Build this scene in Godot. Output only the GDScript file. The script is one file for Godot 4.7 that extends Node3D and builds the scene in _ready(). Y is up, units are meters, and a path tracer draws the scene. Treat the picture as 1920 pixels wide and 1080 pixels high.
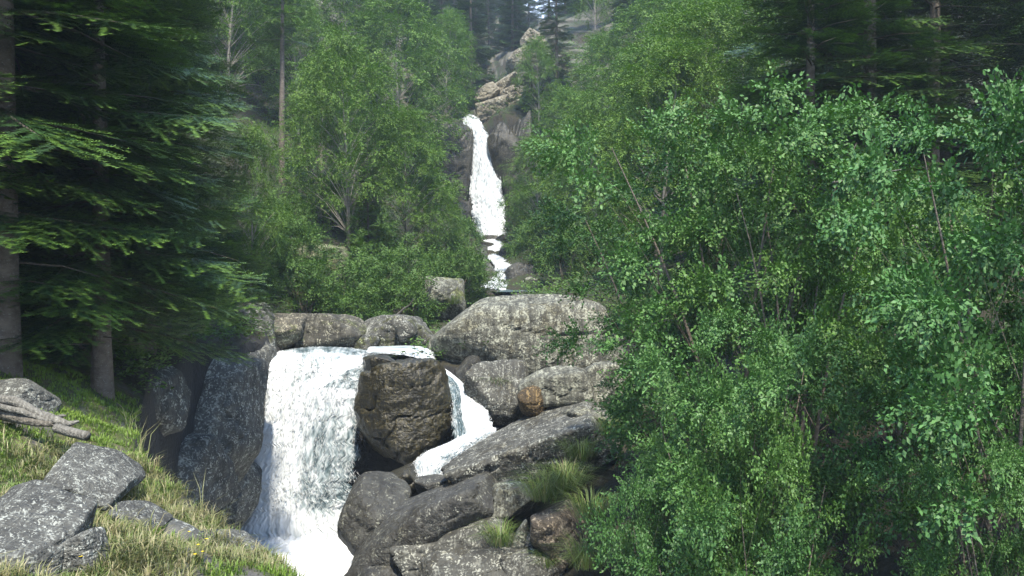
extends Node3D
# A mountain stream falling over two steps between a fir wood and leafy scrub.

const F := 1662.0            # focal length in photo pixels (1920 wide)
const NEEDLE := Color(0.028, 0.074, 0.018)
const NEW_NEEDLE := Color(0.094, 0.180, 0.028)
const EYE := Vector3(0, 8, 0)
var cam_basis := Basis(Vector3.RIGHT, -atan(40.0 / F))
var rng := RandomNumberGenerator.new()
var used := {}
var M := {}
var n_big := FastNoiseLite.new()
var n_mid := FastNoiseLite.new()
var n_fine := FastNoiseLite.new()
var n_warp := FastNoiseLite.new()

# ------------------------------------------------------------------ helpers
class MB:
	var v := PackedVector3Array()
	var n := PackedVector3Array()
	var c := PackedColorArray()
	var i := PackedInt32Array()
	func put(o: MB, xf: Transform3D) -> void:
		var b := v.size()
		v.append_array(xf * o.v)
		n.append_array(Transform3D(xf.basis.orthonormalized(), Vector3.ZERO) * o.n)
		c.append_array(o.c)
		for k in o.i:
			i.append(k + b)
	func tri(a: Vector3, b: Vector3, d: Vector3, nn: Vector3, col: Color) -> void:
		var k := v.size()
		if (d - a).cross(b - a).dot(nn) < 0.0:
			var t := b
			b = d
			d = t
		v.append(a); v.append(b); v.append(d)
		n.append(nn); n.append(nn); n.append(nn)
		c.append(col); c.append(col); c.append(col)
		i.append(k); i.append(k + 1); i.append(k + 2)
	func quad(a: Vector3, b: Vector3, d: Vector3, e: Vector3, nn: Vector3, col: Color) -> void:
		var k := v.size()
		if (d - a).cross(b - a).dot(nn) < 0.0:
			var t := b
			b = e
			e = t
		v.append(a); v.append(b); v.append(d); v.append(e)
		n.append(nn); n.append(nn); n.append(nn); n.append(nn)
		c.append(col); c.append(col); c.append(col); c.append(col)
		i.append(k); i.append(k + 1); i.append(k + 2)
		i.append(k); i.append(k + 2); i.append(k + 3)
	# normals from the faces, for grids and tubes
	func smooth() -> void:
		n.resize(v.size())
		n.fill(Vector3.ZERO)
		for t in range(0, i.size(), 3):
			var a := i[t]
			var b := i[t + 1]
			var d := i[t + 2]
			var nn := (v[d] - v[a]).cross(v[b] - v[a])
			n[a] += nn; n[b] += nn; n[d] += nn
		for k in n.size():
			n[k] = n[k].normalized()
	# turn the whole sheet so that it faces a direction
	func face(way: Vector3) -> void:
		var sum := Vector3.ZERO
		for q in n:
			sum += q
		if sum.dot(way) < 0.0:
			for k in n.size():
				n[k] = -n[k]
			for k in range(0, i.size(), 3):
				var t := i[k + 1]
				i[k + 1] = i[k + 2]
				i[k + 2] = t
	func mesh() -> ArrayMesh:
		var arr := []
		arr.resize(Mesh.ARRAY_MAX)
		arr[Mesh.ARRAY_VERTEX] = v
		arr[Mesh.ARRAY_NORMAL] = n
		arr[Mesh.ARRAY_COLOR] = c
		arr[Mesh.ARRAY_INDEX] = i
		var m := ArrayMesh.new()
		m.add_surface_from_arrays(Mesh.PRIMITIVE_TRIANGLES, arr)
		return m

func P(px: float, py: float, d: float) -> Vector3:
	return EYE + cam_basis * (Vector3((px - 960.0) / F, (540.0 - py) / F, -1.0) * d)

func numbered(called: String) -> String:
	var k: int = used.get(called, 0)
	used[called] = k + 1
	return called if k == 0 else "%s_%03d" % [called, k]

func tag(o: Node, label: String, category: String, group := "") -> void:
	o.set_meta("label", label)
	o.set_meta("category", category)
	if group != "":
		o.set_meta("group", group)

func base(called: String, at: Vector3, turn := 0.0) -> Node3D:
	var o := Node3D.new()
	o.name = numbered(called)
	add_child(o)
	o.position = at
	o.rotation.y = turn
	return o

func part(called: String, m: Mesh, mat: Material, parent: Node) -> MeshInstance3D:
	var o := MeshInstance3D.new()
	o.mesh = m
	o.material_override = mat
	if parent == self:
		o.name = numbered(called)
		add_child(o)
	else:
		o.name = called
		parent.add_child(o, true)
	return o

func copy_of(o: Node3D, called: String) -> Node3D:
	var r: Node3D = o.duplicate()
	r.name = numbered(called)
	add_child(r)
	return r

func lin(r: float, g: float, b: float) -> Color:
	return Color(r, g, b)

func rnd(a: float, b: float) -> float:
	return rng.randf_range(a, b)

func rdir() -> Vector3:
	while true:
		var q := Vector3(rnd(-1, 1), rnd(-1, 1), rnd(-1, 1))
		var l := q.length()
		if l > 0.05 and l < 1.0:
			return q / l
	return Vector3.UP

func look_basis(dir: Vector3, up: Vector3) -> Basis:
	# x along dir, y close to up
	var x := dir.normalized()
	var z := x.cross(up)
	if z.length() < 0.01:
		z = x.cross(Vector3(0.3, 0.2, 1))
	z = z.normalized()
	return Basis(x, z.cross(x), z)

func noise(freq: float, oct: int, sd: int, type := FastNoiseLite.TYPE_SIMPLEX_SMOOTH) -> FastNoiseLite:
	var n := FastNoiseLite.new()
	n.noise_type = type
	n.frequency = freq
	n.fractal_octaves = oct
	n.fractal_type = FastNoiseLite.FRACTAL_FBM if oct > 1 else FastNoiseLite.FRACTAL_NONE
	n.seed = sd
	return n

func tube(b: MB, pts: Array, radii: Array, sides: int, col: Color, wob := 0.0) -> void:
	var start := b.v.size()
	for k in pts.size():
		var p: Vector3 = pts[k]
		var d: Vector3 = (pts[mini(k + 1, pts.size() - 1)] - pts[maxi(k - 1, 0)])
		var bs := look_basis(d, Vector3(0.31, 0.2, 0.93))
		for s in sides:
			var a := TAU * s / sides
			var r: float = radii[k]
			if wob > 0.0:
				r *= 1.0 + wob * n_fine.get_noise_3d(p.x * 3.0 + cos(a) * 1.3, p.y * 1.5, p.z * 3.0 + sin(a) * 1.3) * 2.0
			var off := bs.y * cos(a) + bs.z * sin(a)
			b.v.append(p + off * r)
			b.n.append(off)
			b.c.append(col)
	for k in pts.size() - 1:
		for s in sides:
			var a := start + k * sides + s
			var e := start + k * sides + (s + 1) % sides
			b.i.append(a); b.i.append(a + sides); b.i.append(e)
			b.i.append(e); b.i.append(a + sides); b.i.append(e + sides)
	# close the far end
	var tip := b.v.size()
	b.v.append(pts[-1]); b.n.append((pts[-1] - pts[-2]).normalized()); b.c.append(col)
	for s in sides:
		b.i.append(start + (pts.size() - 1) * sides + s)
		b.i.append(tip)
		b.i.append(start + (pts.size() - 1) * sides + (s + 1) % sides)

# ------------------------------------------------------------------ textures
func grey(size: int, freq: float, oct: int, sd: int, type := FastNoiseLite.TYPE_SIMPLEX_SMOOTH) -> PackedByteArray:
	var n := noise(freq, oct, sd, type)
	return n.get_seamless_image(size, size).get_data()

func img_tex(im: Image) -> ImageTexture:
	im.generate_mipmaps()
	return ImageTexture.create_from_image(im)

func smooth01(a: float, b: float, x: float) -> float:
	var t := clampf((x - a) / (b - a), 0.0, 1.0)
	return t * t * (3.0 - 2.0 * t)

# stone with mineral mottling and crusts of lichen; sRGB colours
func stone_texture(sd: int, dark: Color, light: Color, lichen: Color, cover: float, streak := 0.0) -> ImageTexture:
	var s := 512
	var a := grey(s, 0.010, 5, sd)
	var b := grey(s, 0.06, 3, sd + 1)
	var c := grey(s, 0.016, 2, sd + 2)
	var d := grey(s, 0.07, 3, sd + 3)
	var st_im := noise(0.03, 4, sd + 4).get_seamless_image(s, 64)
	st_im.resize(s, s, Image.INTERPOLATE_CUBIC)
	var e := st_im.get_data()
	var im := Image.create(s, s, false, Image.FORMAT_RGB8)
	var out := PackedByteArray()
	out.resize(s * s * 3)
	for k in s * s:
		var t := clampf((a[k] * 0.6 + b[k] * 0.4) / 255.0 + (e[k] / 255.0 - 0.5) * streak, 0, 1)
		var col := dark.lerp(light, t)
		var l := c[k] / 255.0 * 0.42 + d[k] / 255.0 * 0.58 + (e[k] / 255.0 - 0.5) * streak * 0.25
		col = col.lerp(lichen, smooth01(1.0 - cover, 1.0 - cover + 0.05, l) * 0.9)
		out[k * 3] = int(clampf(col.r, 0, 1) * 255)
		out[k * 3 + 1] = int(clampf(col.g, 0, 1) * 255)
		out[k * 3 + 2] = int(clampf(col.b, 0, 1) * 255)
	im.set_data(s, s, false, Image.FORMAT_RGB8, out)
	return img_tex(im)

func height_texture(sd: int, freq: float, oct: int) -> ImageTexture:
	var n := noise(freq, oct, sd)
	n.fractal_gain = 0.62
	return img_tex(n.get_seamless_image(512, 512))

func triplanar(tex: Texture2D, bump: Texture2D, per_m: float, bump_cm: float, rough: float) -> StandardMaterial3D:
	var m := StandardMaterial3D.new()
	m.albedo_texture = tex
	m.vertex_color_use_as_albedo = true
	m.uv1_triplanar = true
	m.uv1_world_triplanar = true
	m.uv1_scale = Vector3.ONE * per_m
	m.roughness = rough
	if bump:
		m.heightmap_enabled = true
		m.heightmap_texture = bump
		m.heightmap_scale = bump_cm
	return m

func leafy(rough: float, back: Color) -> StandardMaterial3D:
	var m := StandardMaterial3D.new()
	m.vertex_color_use_as_albedo = true
	m.roughness = rough
	m.cull_mode = BaseMaterial3D.CULL_DISABLED
	m.backlight_enabled = true
	m.backlight = back
	return m

func make_materials() -> void:
	var bump := height_texture(71, 0.02, 5)
	M.rock = triplanar(stone_texture(11, Color(0.16, 0.16, 0.15), Color(0.43, 0.43, 0.40), Color(0.76, 0.77, 0.72), 0.38, 0.4), bump, 0.42, 6.0, 0.85)
	M.rock_pale = triplanar(stone_texture(21, Color(0.22, 0.22, 0.20), Color(0.48, 0.48, 0.43), Color(0.70, 0.71, 0.64), 0.44, 0.9), bump, 0.40, 6.0, 0.9)
	M.rock_dark = triplanar(stone_texture(31, Color(0.11, 0.11, 0.11), Color(0.36, 0.36, 0.34), Color(0.64, 0.65, 0.60), 0.33, 0.4), bump, 0.45, 6.0, 0.75)
	M.rock_near = triplanar(M.rock.albedo_texture, bump, 1.25, 4.0, 0.85)
	M.rock_wet = triplanar(stone_texture(41, Color(0.09, 0.09, 0.08), Color(0.27, 0.26, 0.21), Color(0.46, 0.43, 0.30), 0.36, 0.8), bump, 0.95, 4.0, 0.36)
	M.rock_tan = triplanar(stone_texture(51, Color(0.40, 0.38, 0.32), Color(0.66, 0.62, 0.53), Color(0.74, 0.73, 0.66), 0.40), bump, 0.16, 40.0, 0.9)
	M.ground = triplanar(stone_texture(61, Color(0.62, 0.62, 0.60), Color(1, 1, 1), Color(0.9, 0.9, 0.86), 0.2), bump, 0.55, 5.0, 0.95)
	M.bark = triplanar(stone_texture(81, Color(0.30, 0.27, 0.24), Color(0.55, 0.51, 0.46), Color(0.62, 0.63, 0.58), 0.30), bump, 1.4, 1.5, 0.9)
	M.pale_bark = triplanar(stone_texture(91, Color(0.42, 0.40, 0.37), Color(0.70, 0.68, 0.64), Color(0.80, 0.80, 0.76), 0.30), bump, 1.4, 1.0, 0.85)
	M.driftwood = triplanar(stone_texture(95, Color(0.28, 0.27, 0.25), Color(0.56, 0.55, 0.51), Color(0.66, 0.65, 0.61), 0.30, 0.8), bump, 2.0, 2.5, 0.9)
	M.leaf = leafy(0.58, Color(0.55, 0.62, 0.3))
	for k in 4:
		var lv := leafy(0.58, Color(0.55, 0.62, 0.3))
		lv.albedo_color = [Color(1, 1, 1), Color(0.92, 0.97, 1.0), Color(1.0, 0.98, 0.86), Color(0.84, 0.88, 0.86)][k]
		M["leaf%d" % k] = lv
	M.leaf_soft = leafy(0.65, Color(0.6, 0.66, 0.34))
	M.needle = leafy(0.5, Color(0.35, 0.4, 0.2))
	M.grass = leafy(0.6, Color(0.5, 0.55, 0.3))
	var w := StandardMaterial3D.new()
	w.vertex_color_use_as_albedo = true
	w.roughness = 0.35
	M.water = w
	var f := StandardMaterial3D.new()
	f.vertex_color_use_as_albedo = true
	f.roughness = 0.7
	f.cull_mode = BaseMaterial3D.CULL_DISABLED
	f.backlight_enabled = true
	f.backlight = Color(0.8, 0.82, 0.85)
	M.foam = f

# ------------------------------------------------------------------ terrain
# cross-sections of the valley: depth in front of the camera, then eleven [x, height above the eye]
var SEC := [
	[-8.0, [[-60, 20], [-10, 2], [-5, -0.9], [-3, -1.6], [-2, -1.7], [0, -1.7], [2, -1.9], [4, -2.2], [9, -2], [22, 2], [60, 15]]],
	[2.0, [[-60, 20], [-10, 1.5], [-4, -1.3], [-2, -1.62], [-1, -1.7], [0, -1.9], [1.0, -2.4], [2.5, -3.5], [6, -3.2], [22, 2], [60, 15]]],
	[5.0, [[-60, 22], [-10, 1], [-4.2, -1.45], [-1.2, -2.15], [-0.6, -3.5], [0.6, -6.0], [2.5, -6.5], [4, -5.5], [8, -3.6], [22, 3], [60, 16]]],
	[7.0, [[-60, 24], [-11, 0.9], [-4.6, -1.75], [-1.75, -2.45], [-1.0, -5.2], [0.6, -7.8], [2.8, -7.7], [5, -5.6], [9, -3.2], [22, 3], [60, 17]]],
	[10.0, [[-60, 26], [-12, 0.9], [-5.8, -1.4], [-4.25, -2.12], [-3.2, -7.4], [-1.0, -8.2], [2.0, -7.8], [4.6, -5.2], [9, -2.6], [22, 4], [60, 19]]],
	[13.0, [[-60, 28], [-13, 0.9], [-7.6, -1.3], [-5.55, -2.25], [-5.0, -7.4], [-2.6, -8.2], [0.5, -7.7], [3.5, -4.9], [9, -2.0], [22, 5], [60, 21]]],
	[17.0, [[-60, 30], [-14, 1.2], [-9.0, -1.1], [-6.9, -2.1], [-6.5, -7.5], [-4.5, -8.2], [-2.0, -7.6], [2.4, -4.8], [9, -1.4], [22, 6], [60, 23]]],
	[20.5, [[-60, 31], [-15, 1.6], [-9.5, -0.9], [-7.4, -2.0], [-7.2, -7.5], [-5.6, -8.2], [-3.4, -7.8], [0.8, -5.2], [9, -1.2], [22, 6.5], [60, 25]]],
	[24.9, [[-60, 33], [-16, 2.2], [-10, -0.6], [-7.1, -2.1], [-7.7, -7.6], [-6, -8.0], [-4.2, -7.6], [-1.0, -5.0], [9, -0.6], [22, 7], [60, 27]]],
	[25.35, [[-60, 33], [-16, 2.3], [-10, -0.6], [-7.1, -2.1], [-6.9, -3.0], [-6, -3.0], [-4.2, -3.0], [-1.5, -2.9], [9, -0.4], [22, 7], [60, 27]]],
	[28.5, [[-60, 34], [-17, 3.2], [-11, 0.4], [-7.8, -1.5], [-6.9, -2.7], [-5.5, -3.0], [-3.4, -2.9], [-1.5, -2.5], [9, 0.3], [22, 8], [60, 29]]],
	[34.0, [[-60, 36], [-20, 6], [-11, 1.6], [-6.5, -0.4], [-4.5, -1.7], [-3.0, -2.3], [-1.4, -1.8], [1.0, -1.3], [9, 1.0], [22, 9], [60, 31]]],
	[42.0, [[-60, 38], [-22, 9], [-10, 2.8], [-4, 0.0], [-2.1, -1.15], [-0.8, -1.5], [0.8, -1.2], [2.6, -0.7], [9, 2.0], [22, 10], [60, 34]]],
	[54.0, [[-60, 42], [-26, 14], [-13, 6.8], [-5, 2.4], [-2.0, 0.5], [-0.9, 0.0], [0.1, 0.4], [2, 1.5], [9, 5], [22, 12], [60, 38]]],
	[67.1, [[-70, 50], [-28, 19], [-14, 11], [-6, 5.5], [-3.0, 2.6], [-1.6, 2.1], [-0.4, 2.6], [1.2, 4.2], [9, 10], [22, 16], [70, 46]]],
	[68.0, [[-70, 52], [-28, 21], [-14, 14.5], [-6.5, 11.0], [-4.2, 10.9], [-3.1, 10.8], [-2.2, 10.9], [-0.4, 11.3], [9, 13], [22, 18], [70, 48]]],
	[76.0, [[-80, 56], [-30, 25], [-15, 18], [-7, 13.5], [-5, 12.2], [-3.8, 11.8], [-2.6, 12.4], [-1.2, 15], [7, 19], [22, 22], [80, 52]]],
	[92.0, [[-90, 66], [-34, 35], [-16, 26.5], [-7.5, 20.5], [-5.2, 18.6], [-4.2, 18], [-3, 19], [-0.4, 21.5], [4, 25], [24, 30], [90, 60]]],
	[130.0, [[-130, 95], [-40, 54], [-20, 43], [-9.5, 36], [-6.5, 33.5], [-4.5, 32], [-2, 32.2], [2, 33.5], [8, 36.5], [26, 43], [130, 80]]],
	[200.0, [[-190, 150], [-64, 94], [-36, 82], [-22, 75], [-15, 71], [-8, 67], [0, 60], [6, 55.5], [14, 55], [30, 70], [190, 120]]],
	[320.0, [[-300, 150], [-90, 104], [-50, 92], [-30, 80], [-20, 76], [-8, 72], [0, 66], [8, 60], [20, 60], [46, 80], [300, 130]]],
]

func section(d: float) -> Array:
	var k := 0
	while k < SEC.size() - 2 and d > SEC[k + 1][0]:
		k += 1
	var t: float = clampf((d - SEC[k][0]) / (SEC[k + 1][0] - SEC[k][0]), 0.0, 1.0)
	var a: Array = SEC[k][1]
	var b: Array = SEC[k + 1][1]
	var out := []
	for j in a.size():
		out.append(Vector2(lerpf(a[j][0], b[j][0], t), lerpf(a[j][1], b[j][1], t)))
	return out

func lumps(x: float, d: float) -> float:
	var s := 0.35 + clampf((d - 24.0) / 60.0, 0.0, 1.0) * 1.6
	return n_big.get_noise_2d(x, d) * s * 0.55 + n_mid.get_noise_2d(x, d) * 0.10 * (1.0 + s)

# ground height (world y) at x and depth d
func ground_y(x: float, d: float) -> float:
	var s := section(d)
	for j in s.size() - 1:
		if x <= s[j + 1].x or j == s.size() - 2:
			var t: float = clampf((x - s[j].x) / maxf(0.05, s[j + 1].x - s[j].x), 0.0, 1.0)
			return EYE.y + lerpf(s[j].y, s[j + 1].y, t) + lumps(x, d)
	return 0.0

func on_ground(x: float, d: float, sink := 0.0) -> Vector3:
	return Vector3(x, ground_y(x, d) - sink, -d)

# the point of the ground that pixel (px, py) shows, searched between two depths
func hit(px: float, py: float, d0 := 3.0, d1 := 60.0) -> Vector3:
	var d := d0
	while d < d1:
		var p := P(px, py, d)
		if p.y < ground_y(p.x, -p.z):
			return Vector3(p.x, ground_y(p.x, -p.z), p.z)
		d += 0.04 + d * 0.004
	return P(px, py, d1)

func build_terrain() -> void:
	var b := MB.new()
	var ds := PackedFloat32Array()
	var d := -8.0
	while d < 318.0:
		ds.append(d)
		d += 0.5 if d < 3.5 else (0.16 if d < 29.0 else (0.4 if d < 78.0 else 2.0))
	var sub := [10, 14, 26, 16, 8, 6, 12, 14, 12, 12]
	var cols := 1
	for s in sub:
		cols += s
	for d2 in ds:
		var s := section(d2)
		for j in sub.size():
			for q in sub[j] + (1 if j == sub.size() - 1 else 0):
				var t: float = float(q) / sub[j]
				var x: float = lerpf(s[j].x, s[j + 1].x, t)
				var y: float = EYE.y + lerpf(s[j].y, s[j + 1].y, t) + lumps(x, d2)
				var p := Vector3(x, y, -d2)
				var slope: float = absf(s[j + 1].y - s[j].y) / maxf(0.05, absf(s[j + 1].x - s[j].x))
				var r := n_mid.get_noise_3d(x * 1.7 + 40.0, y * 1.7, d2 * 1.7)
				var r2 := n_fine.get_noise_2d(x * 1.3, d2 * 1.3)
				var steep_d := d2 > 24.6 and d2 < 25.5 or d2 > 66.9 and d2 < 68.2
				var col := lin(0.050, 0.045, 0.026)          # needle litter and soil
				if d2 < 15.0 and j <= 2:
					col = lin(0.085, 0.115, 0.03) if r2 > -0.1 else lin(0.13, 0.12, 0.06)
					if r > 0.24:
						col = lin(0.13, 0.125, 0.11)
				elif d2 > 26.0:
					col = lin(0.045, 0.065, 0.02) if r > -0.1 else lin(0.055, 0.05, 0.03)
					if d2 > 70.0 and r > 0.16:
						col = lin(0.20, 0.19, 0.155)
				if (slope > 1.6 or steep_d) and r > -0.45:
					col = lin(0.035, 0.034, 0.032)
				b.v.append(p)
				b.c.append(col)
	for r in ds.size() - 1:
		for q in cols - 1:
			var a := r * cols + q
			b.i.append(a); b.i.append(a + cols); b.i.append(a + 1)
			b.i.append(a + 1); b.i.append(a + cols); b.i.append(a + cols + 1)
	b.smooth()
	b.face(Vector3.UP)
	var o := part("terrain", b.mesh(), M.ground, self)
	o.set_meta("kind", "structure")
	o.set_meta("label", "steep wooded valley sides of soil, grass and rock")

# ------------------------------------------------------------------ rocks
func rock_mesh(sd: int, size: Vector3, res: int, planes: int, sharp: float, rough: float, tint: Color, stain := Color(0, 0, 0, 0)) -> ArrayMesh:
	var r := RandomNumberGenerator.new()
	r.seed = sd * 977 + 13
	var pn := []
	for k in planes:
		var q := Vector3(r.randf_range(-1, 1), r.randf_range(-1, 1), r.randf_range(-1, 1)).normalized()
		pn.append(q / r.randf_range(0.72, 1.0))
	for ax in [Vector3.RIGHT, Vector3.LEFT, Vector3.UP, Vector3.DOWN, Vector3.BACK, Vector3.FORWARD]:
		pn.append((ax + Vector3(r.randf_range(-1, 1), r.randf_range(-1, 1), r.randf_range(-1, 1)) * 0.22).normalized() / r.randf_range(0.8, 0.95))
	var b := MB.new()
	var grids := [[Vector3.RIGHT, Vector3.UP, Vector3.BACK], [Vector3.LEFT, Vector3.UP, Vector3.FORWARD], [Vector3.UP, Vector3.BACK, Vector3.RIGHT], [Vector3.DOWN, Vector3.BACK, Vector3.LEFT], [Vector3.BACK, Vector3.UP, Vector3.LEFT], [Vector3.FORWARD, Vector3.UP, Vector3.RIGHT]]
	var off := Vector3(r.randf_range(-50, 50), r.randf_range(-50, 50), r.randf_range(-50, 50))
	var big := (size.x + size.y + size.z) / 3.0
	var at := {}
	for g in grids:
		var ids := PackedInt32Array()
		for y in res + 1:
			for x in res + 1:
				var u := tan((float(x) / res * 2.0 - 1.0) * PI / 4.0)
				var w := tan((float(y) / res * 2.0 - 1.0) * PI / 4.0)
				var dir: Vector3 = (g[0] + g[1] * w + g[2] * u).normalized()
				var key := Vector3i((dir * 20000.0).round())
				if at.has(key):
					ids.append(at[key])
					continue
				var acc := 0.0
				for q in pn:
					var t: float = dir.dot(q)
					if t > 0.0:
						acc += pow(t, sharp)
				var rad := pow(acc, -1.0 / sharp)
				var s := dir * rad
				var w1 := s * size * 0.5
				var nz := n_big.get_noise_3dv((w1 + off) * (4.0 / big)) * 0.07 + n_mid.get_noise_3dv((w1 + off) * 1.6) * 0.05 * minf(1.0, 2.0 / big)
				var crack := 1.0 - absf(n_warp.get_noise_3dv((w1 * Vector3(1, 1.9, 1) + off) * (3.0 / big)))
				nz -= smooth01(0.965, 1.0, crack) * 0.07
				nz += n_fine.get_noise_3dv((w1 + off) * 1.6) * 0.035 * minf(1.0, 1.5 / big)
				s *= 1.0 + nz * rough
				var tone := 0.82 + 0.36 * n_mid.get_noise_3dv((w1 + off) * 0.9 + Vector3(9, 9, 9))
				var col := tint * tone
				if stain.a > 0.0:
					var k2 := n_mid.get_noise_3dv((w1 + off) * 0.8 + Vector3(90, 9, 9)) + n_fine.get_noise_3dv((w1 + off) * 2.0) * 0.5
					col = col.lerp(Color(stain.r, stain.g, stain.b), smooth01(0.30 - stain.a, 0.36 - stain.a, k2))
				col.a = 1.0
				at[key] = b.v.size()
				ids.append(b.v.size())
				b.v.append(s)
				b.c.append(col)
		for y in res:
			for x in res:
				var a := ids[y * (res + 1) + x]
				var e := ids[y * (res + 1) + x + 1]
				var f := ids[(y + 1) * (res + 1) + x]
				var h := ids[(y + 1) * (res + 1) + x + 1]
				var up: Vector3 = (b.v[e] - b.v[a]).cross(b.v[f] - b.v[a])
				if up.dot(b.v[a]) < 0.0:
					b.i.append(a); b.i.append(e); b.i.append(f)
					b.i.append(e); b.i.append(h); b.i.append(f)
				else:
					b.i.append(a); b.i.append(f); b.i.append(e)
					b.i.append(e); b.i.append(f); b.i.append(h)
	var lo := Vector3.ONE * 99
	var hi := -lo
	for q in b.v:
		lo = lo.min(q)
		hi = hi.max(q)
	var sc := size / (hi - lo)
	var mid := (hi + lo) / 2.0
	for k in b.v.size():
		b.v[k] = (b.v[k] - mid) * sc
	b.smooth()
	return b.mesh()

# a boulder that covers w x h photo pixels round (px, py) at a depth; tilt turns it in the picture's plane about its own middle
func rock(label: String, px: float, py: float, w: float, h: float, d: float, deep: float, tilt: float, mat: String, sd: int, opt := {}) -> MeshInstance3D:
	var size := Vector3(w / F * d, h / F * d, deep)
	var tint: Color = opt.get("tint", lin(1, 1, 1))
	var m := rock_mesh(sd, size, opt.get("res", 22), opt.get("planes", 12), opt.get("sharp", 12.0) * 1.7, opt.get("rough", 1.0), tint, opt.get("stain", Color(0, 0, 0, 0)))
	var o := part(opt.get("name", "boulder"), m, M[mat], self)
	o.position = P(px, py, d)
	o.rotation = Vector3(deg_to_rad(opt.get("pitch", 0.0)), deg_to_rad(opt.get("yaw", 0.0)), deg_to_rad(tilt))
	tag(o, label, opt.get("category", "boulder"), opt.get("group", ""))
	return o

func build_rocks() -> void:
	var gf := "boulders around the lower fall"
	# --- round the lower fall
	rock("huge pale grey boulder with a streaked lichen face above the right-branching fall", 975, 648, 380, 190, 27.2, 4.6, 2, "rock_pale", 1, {res = 42, planes = 7, sharp = 7.5, rough = 0.8, stain = Color(0.60, 0.57, 0.50, 0.04), group = gf})
	rock("wet brown and black rock splitting the lower fall in two", 757, 765, 184, 196, 24.3, 2.6, 0, "rock_wet", 29, {res = 44, planes = 15, sharp = 8.0, rough = 1.8, tint = lin(1.1, 1.05, 0.85), stain = Color(2.4, 2.15, 1.35, 0.12), group = gf})
	rock("small black wet rock on the lip of the lower fall", 712, 683, 70, 36, 24.9, 1.0, 0, "rock_wet", 3, {group = gf})
	rock("undercut grey rock below the huge pale boulder", 935, 735, 130, 130, 24.6, 2.4, 10, "rock", 4, {stain = Color(0.60, 0.57, 0.50, 0.04), group = gf})
	rock("pale flat-topped boulder with an orange stained side", 1050, 735, 160, 96, 22.6, 2.4, 3, "rock_pale", 5, {res = 30, sharp = 14.0, stain = Color(0.75, 0.42, 0.16, -0.12), group = gf})
	rock("orange-brown stained stone beside the pale flat-topped boulder", 998, 754, 54, 62, 22.0, 0.9, 10, "rock", 6, {tint = lin(0.85, 0.58, 0.30), group = gf})
	rock("long grey slab freckled with white lichen sloping down to the cascade", 1000, 850, 322, 116, 20.8, 3.2, 24, "rock", 7, {res = 40, planes = 8, sharp = 14.0, stain = Color(0.60, 0.57, 0.50, 0.04), group = gf})
	rock("smooth dark slanting slab at the rim of the plunge pool", 805, 990, 330, 118, 19.2, 2.6, 25, "rock_dark", 8, {res = 40, planes = 7, sharp = 11.0, rough = 0.6, tint = lin(1.25, 1.25, 1.2), stain = Color(0.60, 0.57, 0.50, 0.04), group = gf})
	rock("blunt dark rock standing in the edge of the plunge pool", 706, 975, 140, 160, 20.2, 2.6, -8, "rock_dark", 9, {res = 30, sharp = 10.0, rough = 0.7, tint = lin(1.0, 1.0, 0.95), stain = Color(0.60, 0.57, 0.50, 0.04), group = gf})
	rock("black wet ledge under the foot of the small cascade", 728, 918, 150, 74, 21.6, 1.8, 18, "rock_wet", 10, {group = gf})
	rock("small rounded wet rock below the small cascade", 812, 912, 64, 44, 20.6, 0.9, 10, "rock_dark", 11, {tint = lin(1.0, 1.0, 0.97), rough = 0.6, stain = Color(0.60, 0.57, 0.50, 0.04), group = gf})
	rock("pale lichen-crusted block wedged above the slanting slab", 962, 938, 104, 74, 19.0, 1.6, 8, "rock_pale", 12, {planes = 12, sharp = 18.0, stain = Color(0.60, 0.57, 0.50, 0.04), group = gf})
	rock("white-speckled wedge of rock under the slanting slab", 880, 1010, 150, 74, 18.4, 1.8, 28, "rock", 13, {planes = 10, sharp = 16.0, stain = Color(0.60, 0.57, 0.50, 0.04), group = gf})
	rock("broad grey rock with large white lichen spots at the pool outlet", 890, 1065, 240, 80, 17.6, 2.2, 4, "rock", 14, {res = 30, planes = 8, stain = Color(0.60, 0.57, 0.50, 0.04), group = gf})
	rock("flat grey rock between the pool outlet and the slanting slab", 735, 1075, 200, 60, 18.6, 2.0, 6, "rock_dark", 15, {tint = lin(1.2, 1.2, 1.2), stain = Color(0.60, 0.57, 0.50, 0.04), group = gf})
	rock("low grey rock wedged beneath the speckled wedge", 800, 1040, 130, 70, 18.4, 1.6, 10, "rock", 16, {stain = Color(0.60, 0.57, 0.50, 0.04), group = gf})
	rock("reddish brown cracked rock below the grass tufts", 1052, 1000, 120, 110, 17.2, 1.6, 10, "rock", 17, {planes = 14, sharp = 18.0, rough = 1.5, tint = lin(0.95, 0.78, 0.66), stain = Color(0.60, 0.57, 0.50, 0.04), group = gf})
	rock("grey rock wedged under the reddish brown one", 1000, 1060, 130, 70, 17.0, 1.4, -6, "rock", 18, {stain = Color(0.60, 0.57, 0.50, 0.04), group = gf})
	rock("narrow bone-white stone standing on end among grass tufts", 976, 1006, 24, 68, 17.4, 0.3, -16, "rock_pale", 19, {res = 14, tint = lin(1.9, 1.85, 1.7), category = "stone", stain = Color(0.60, 0.57, 0.50, 0.04), group = gf})
	rock("pale speckled rock at the edge of the leafy scrub", 1208, 765, 66, 66, 20.8, 1.2, 0, "rock_pale", 20, {planes = 12, sharp = 16.0, stain = Color(0.60, 0.57, 0.50, 0.04), group = gf})
	rock("grey rock behind the pale flat-topped boulder", 1150, 720, 120, 90, 22.8, 1.8, 0, "rock_pale", 21, {stain = Color(0.60, 0.57, 0.50, 0.04), group = gf})
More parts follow.
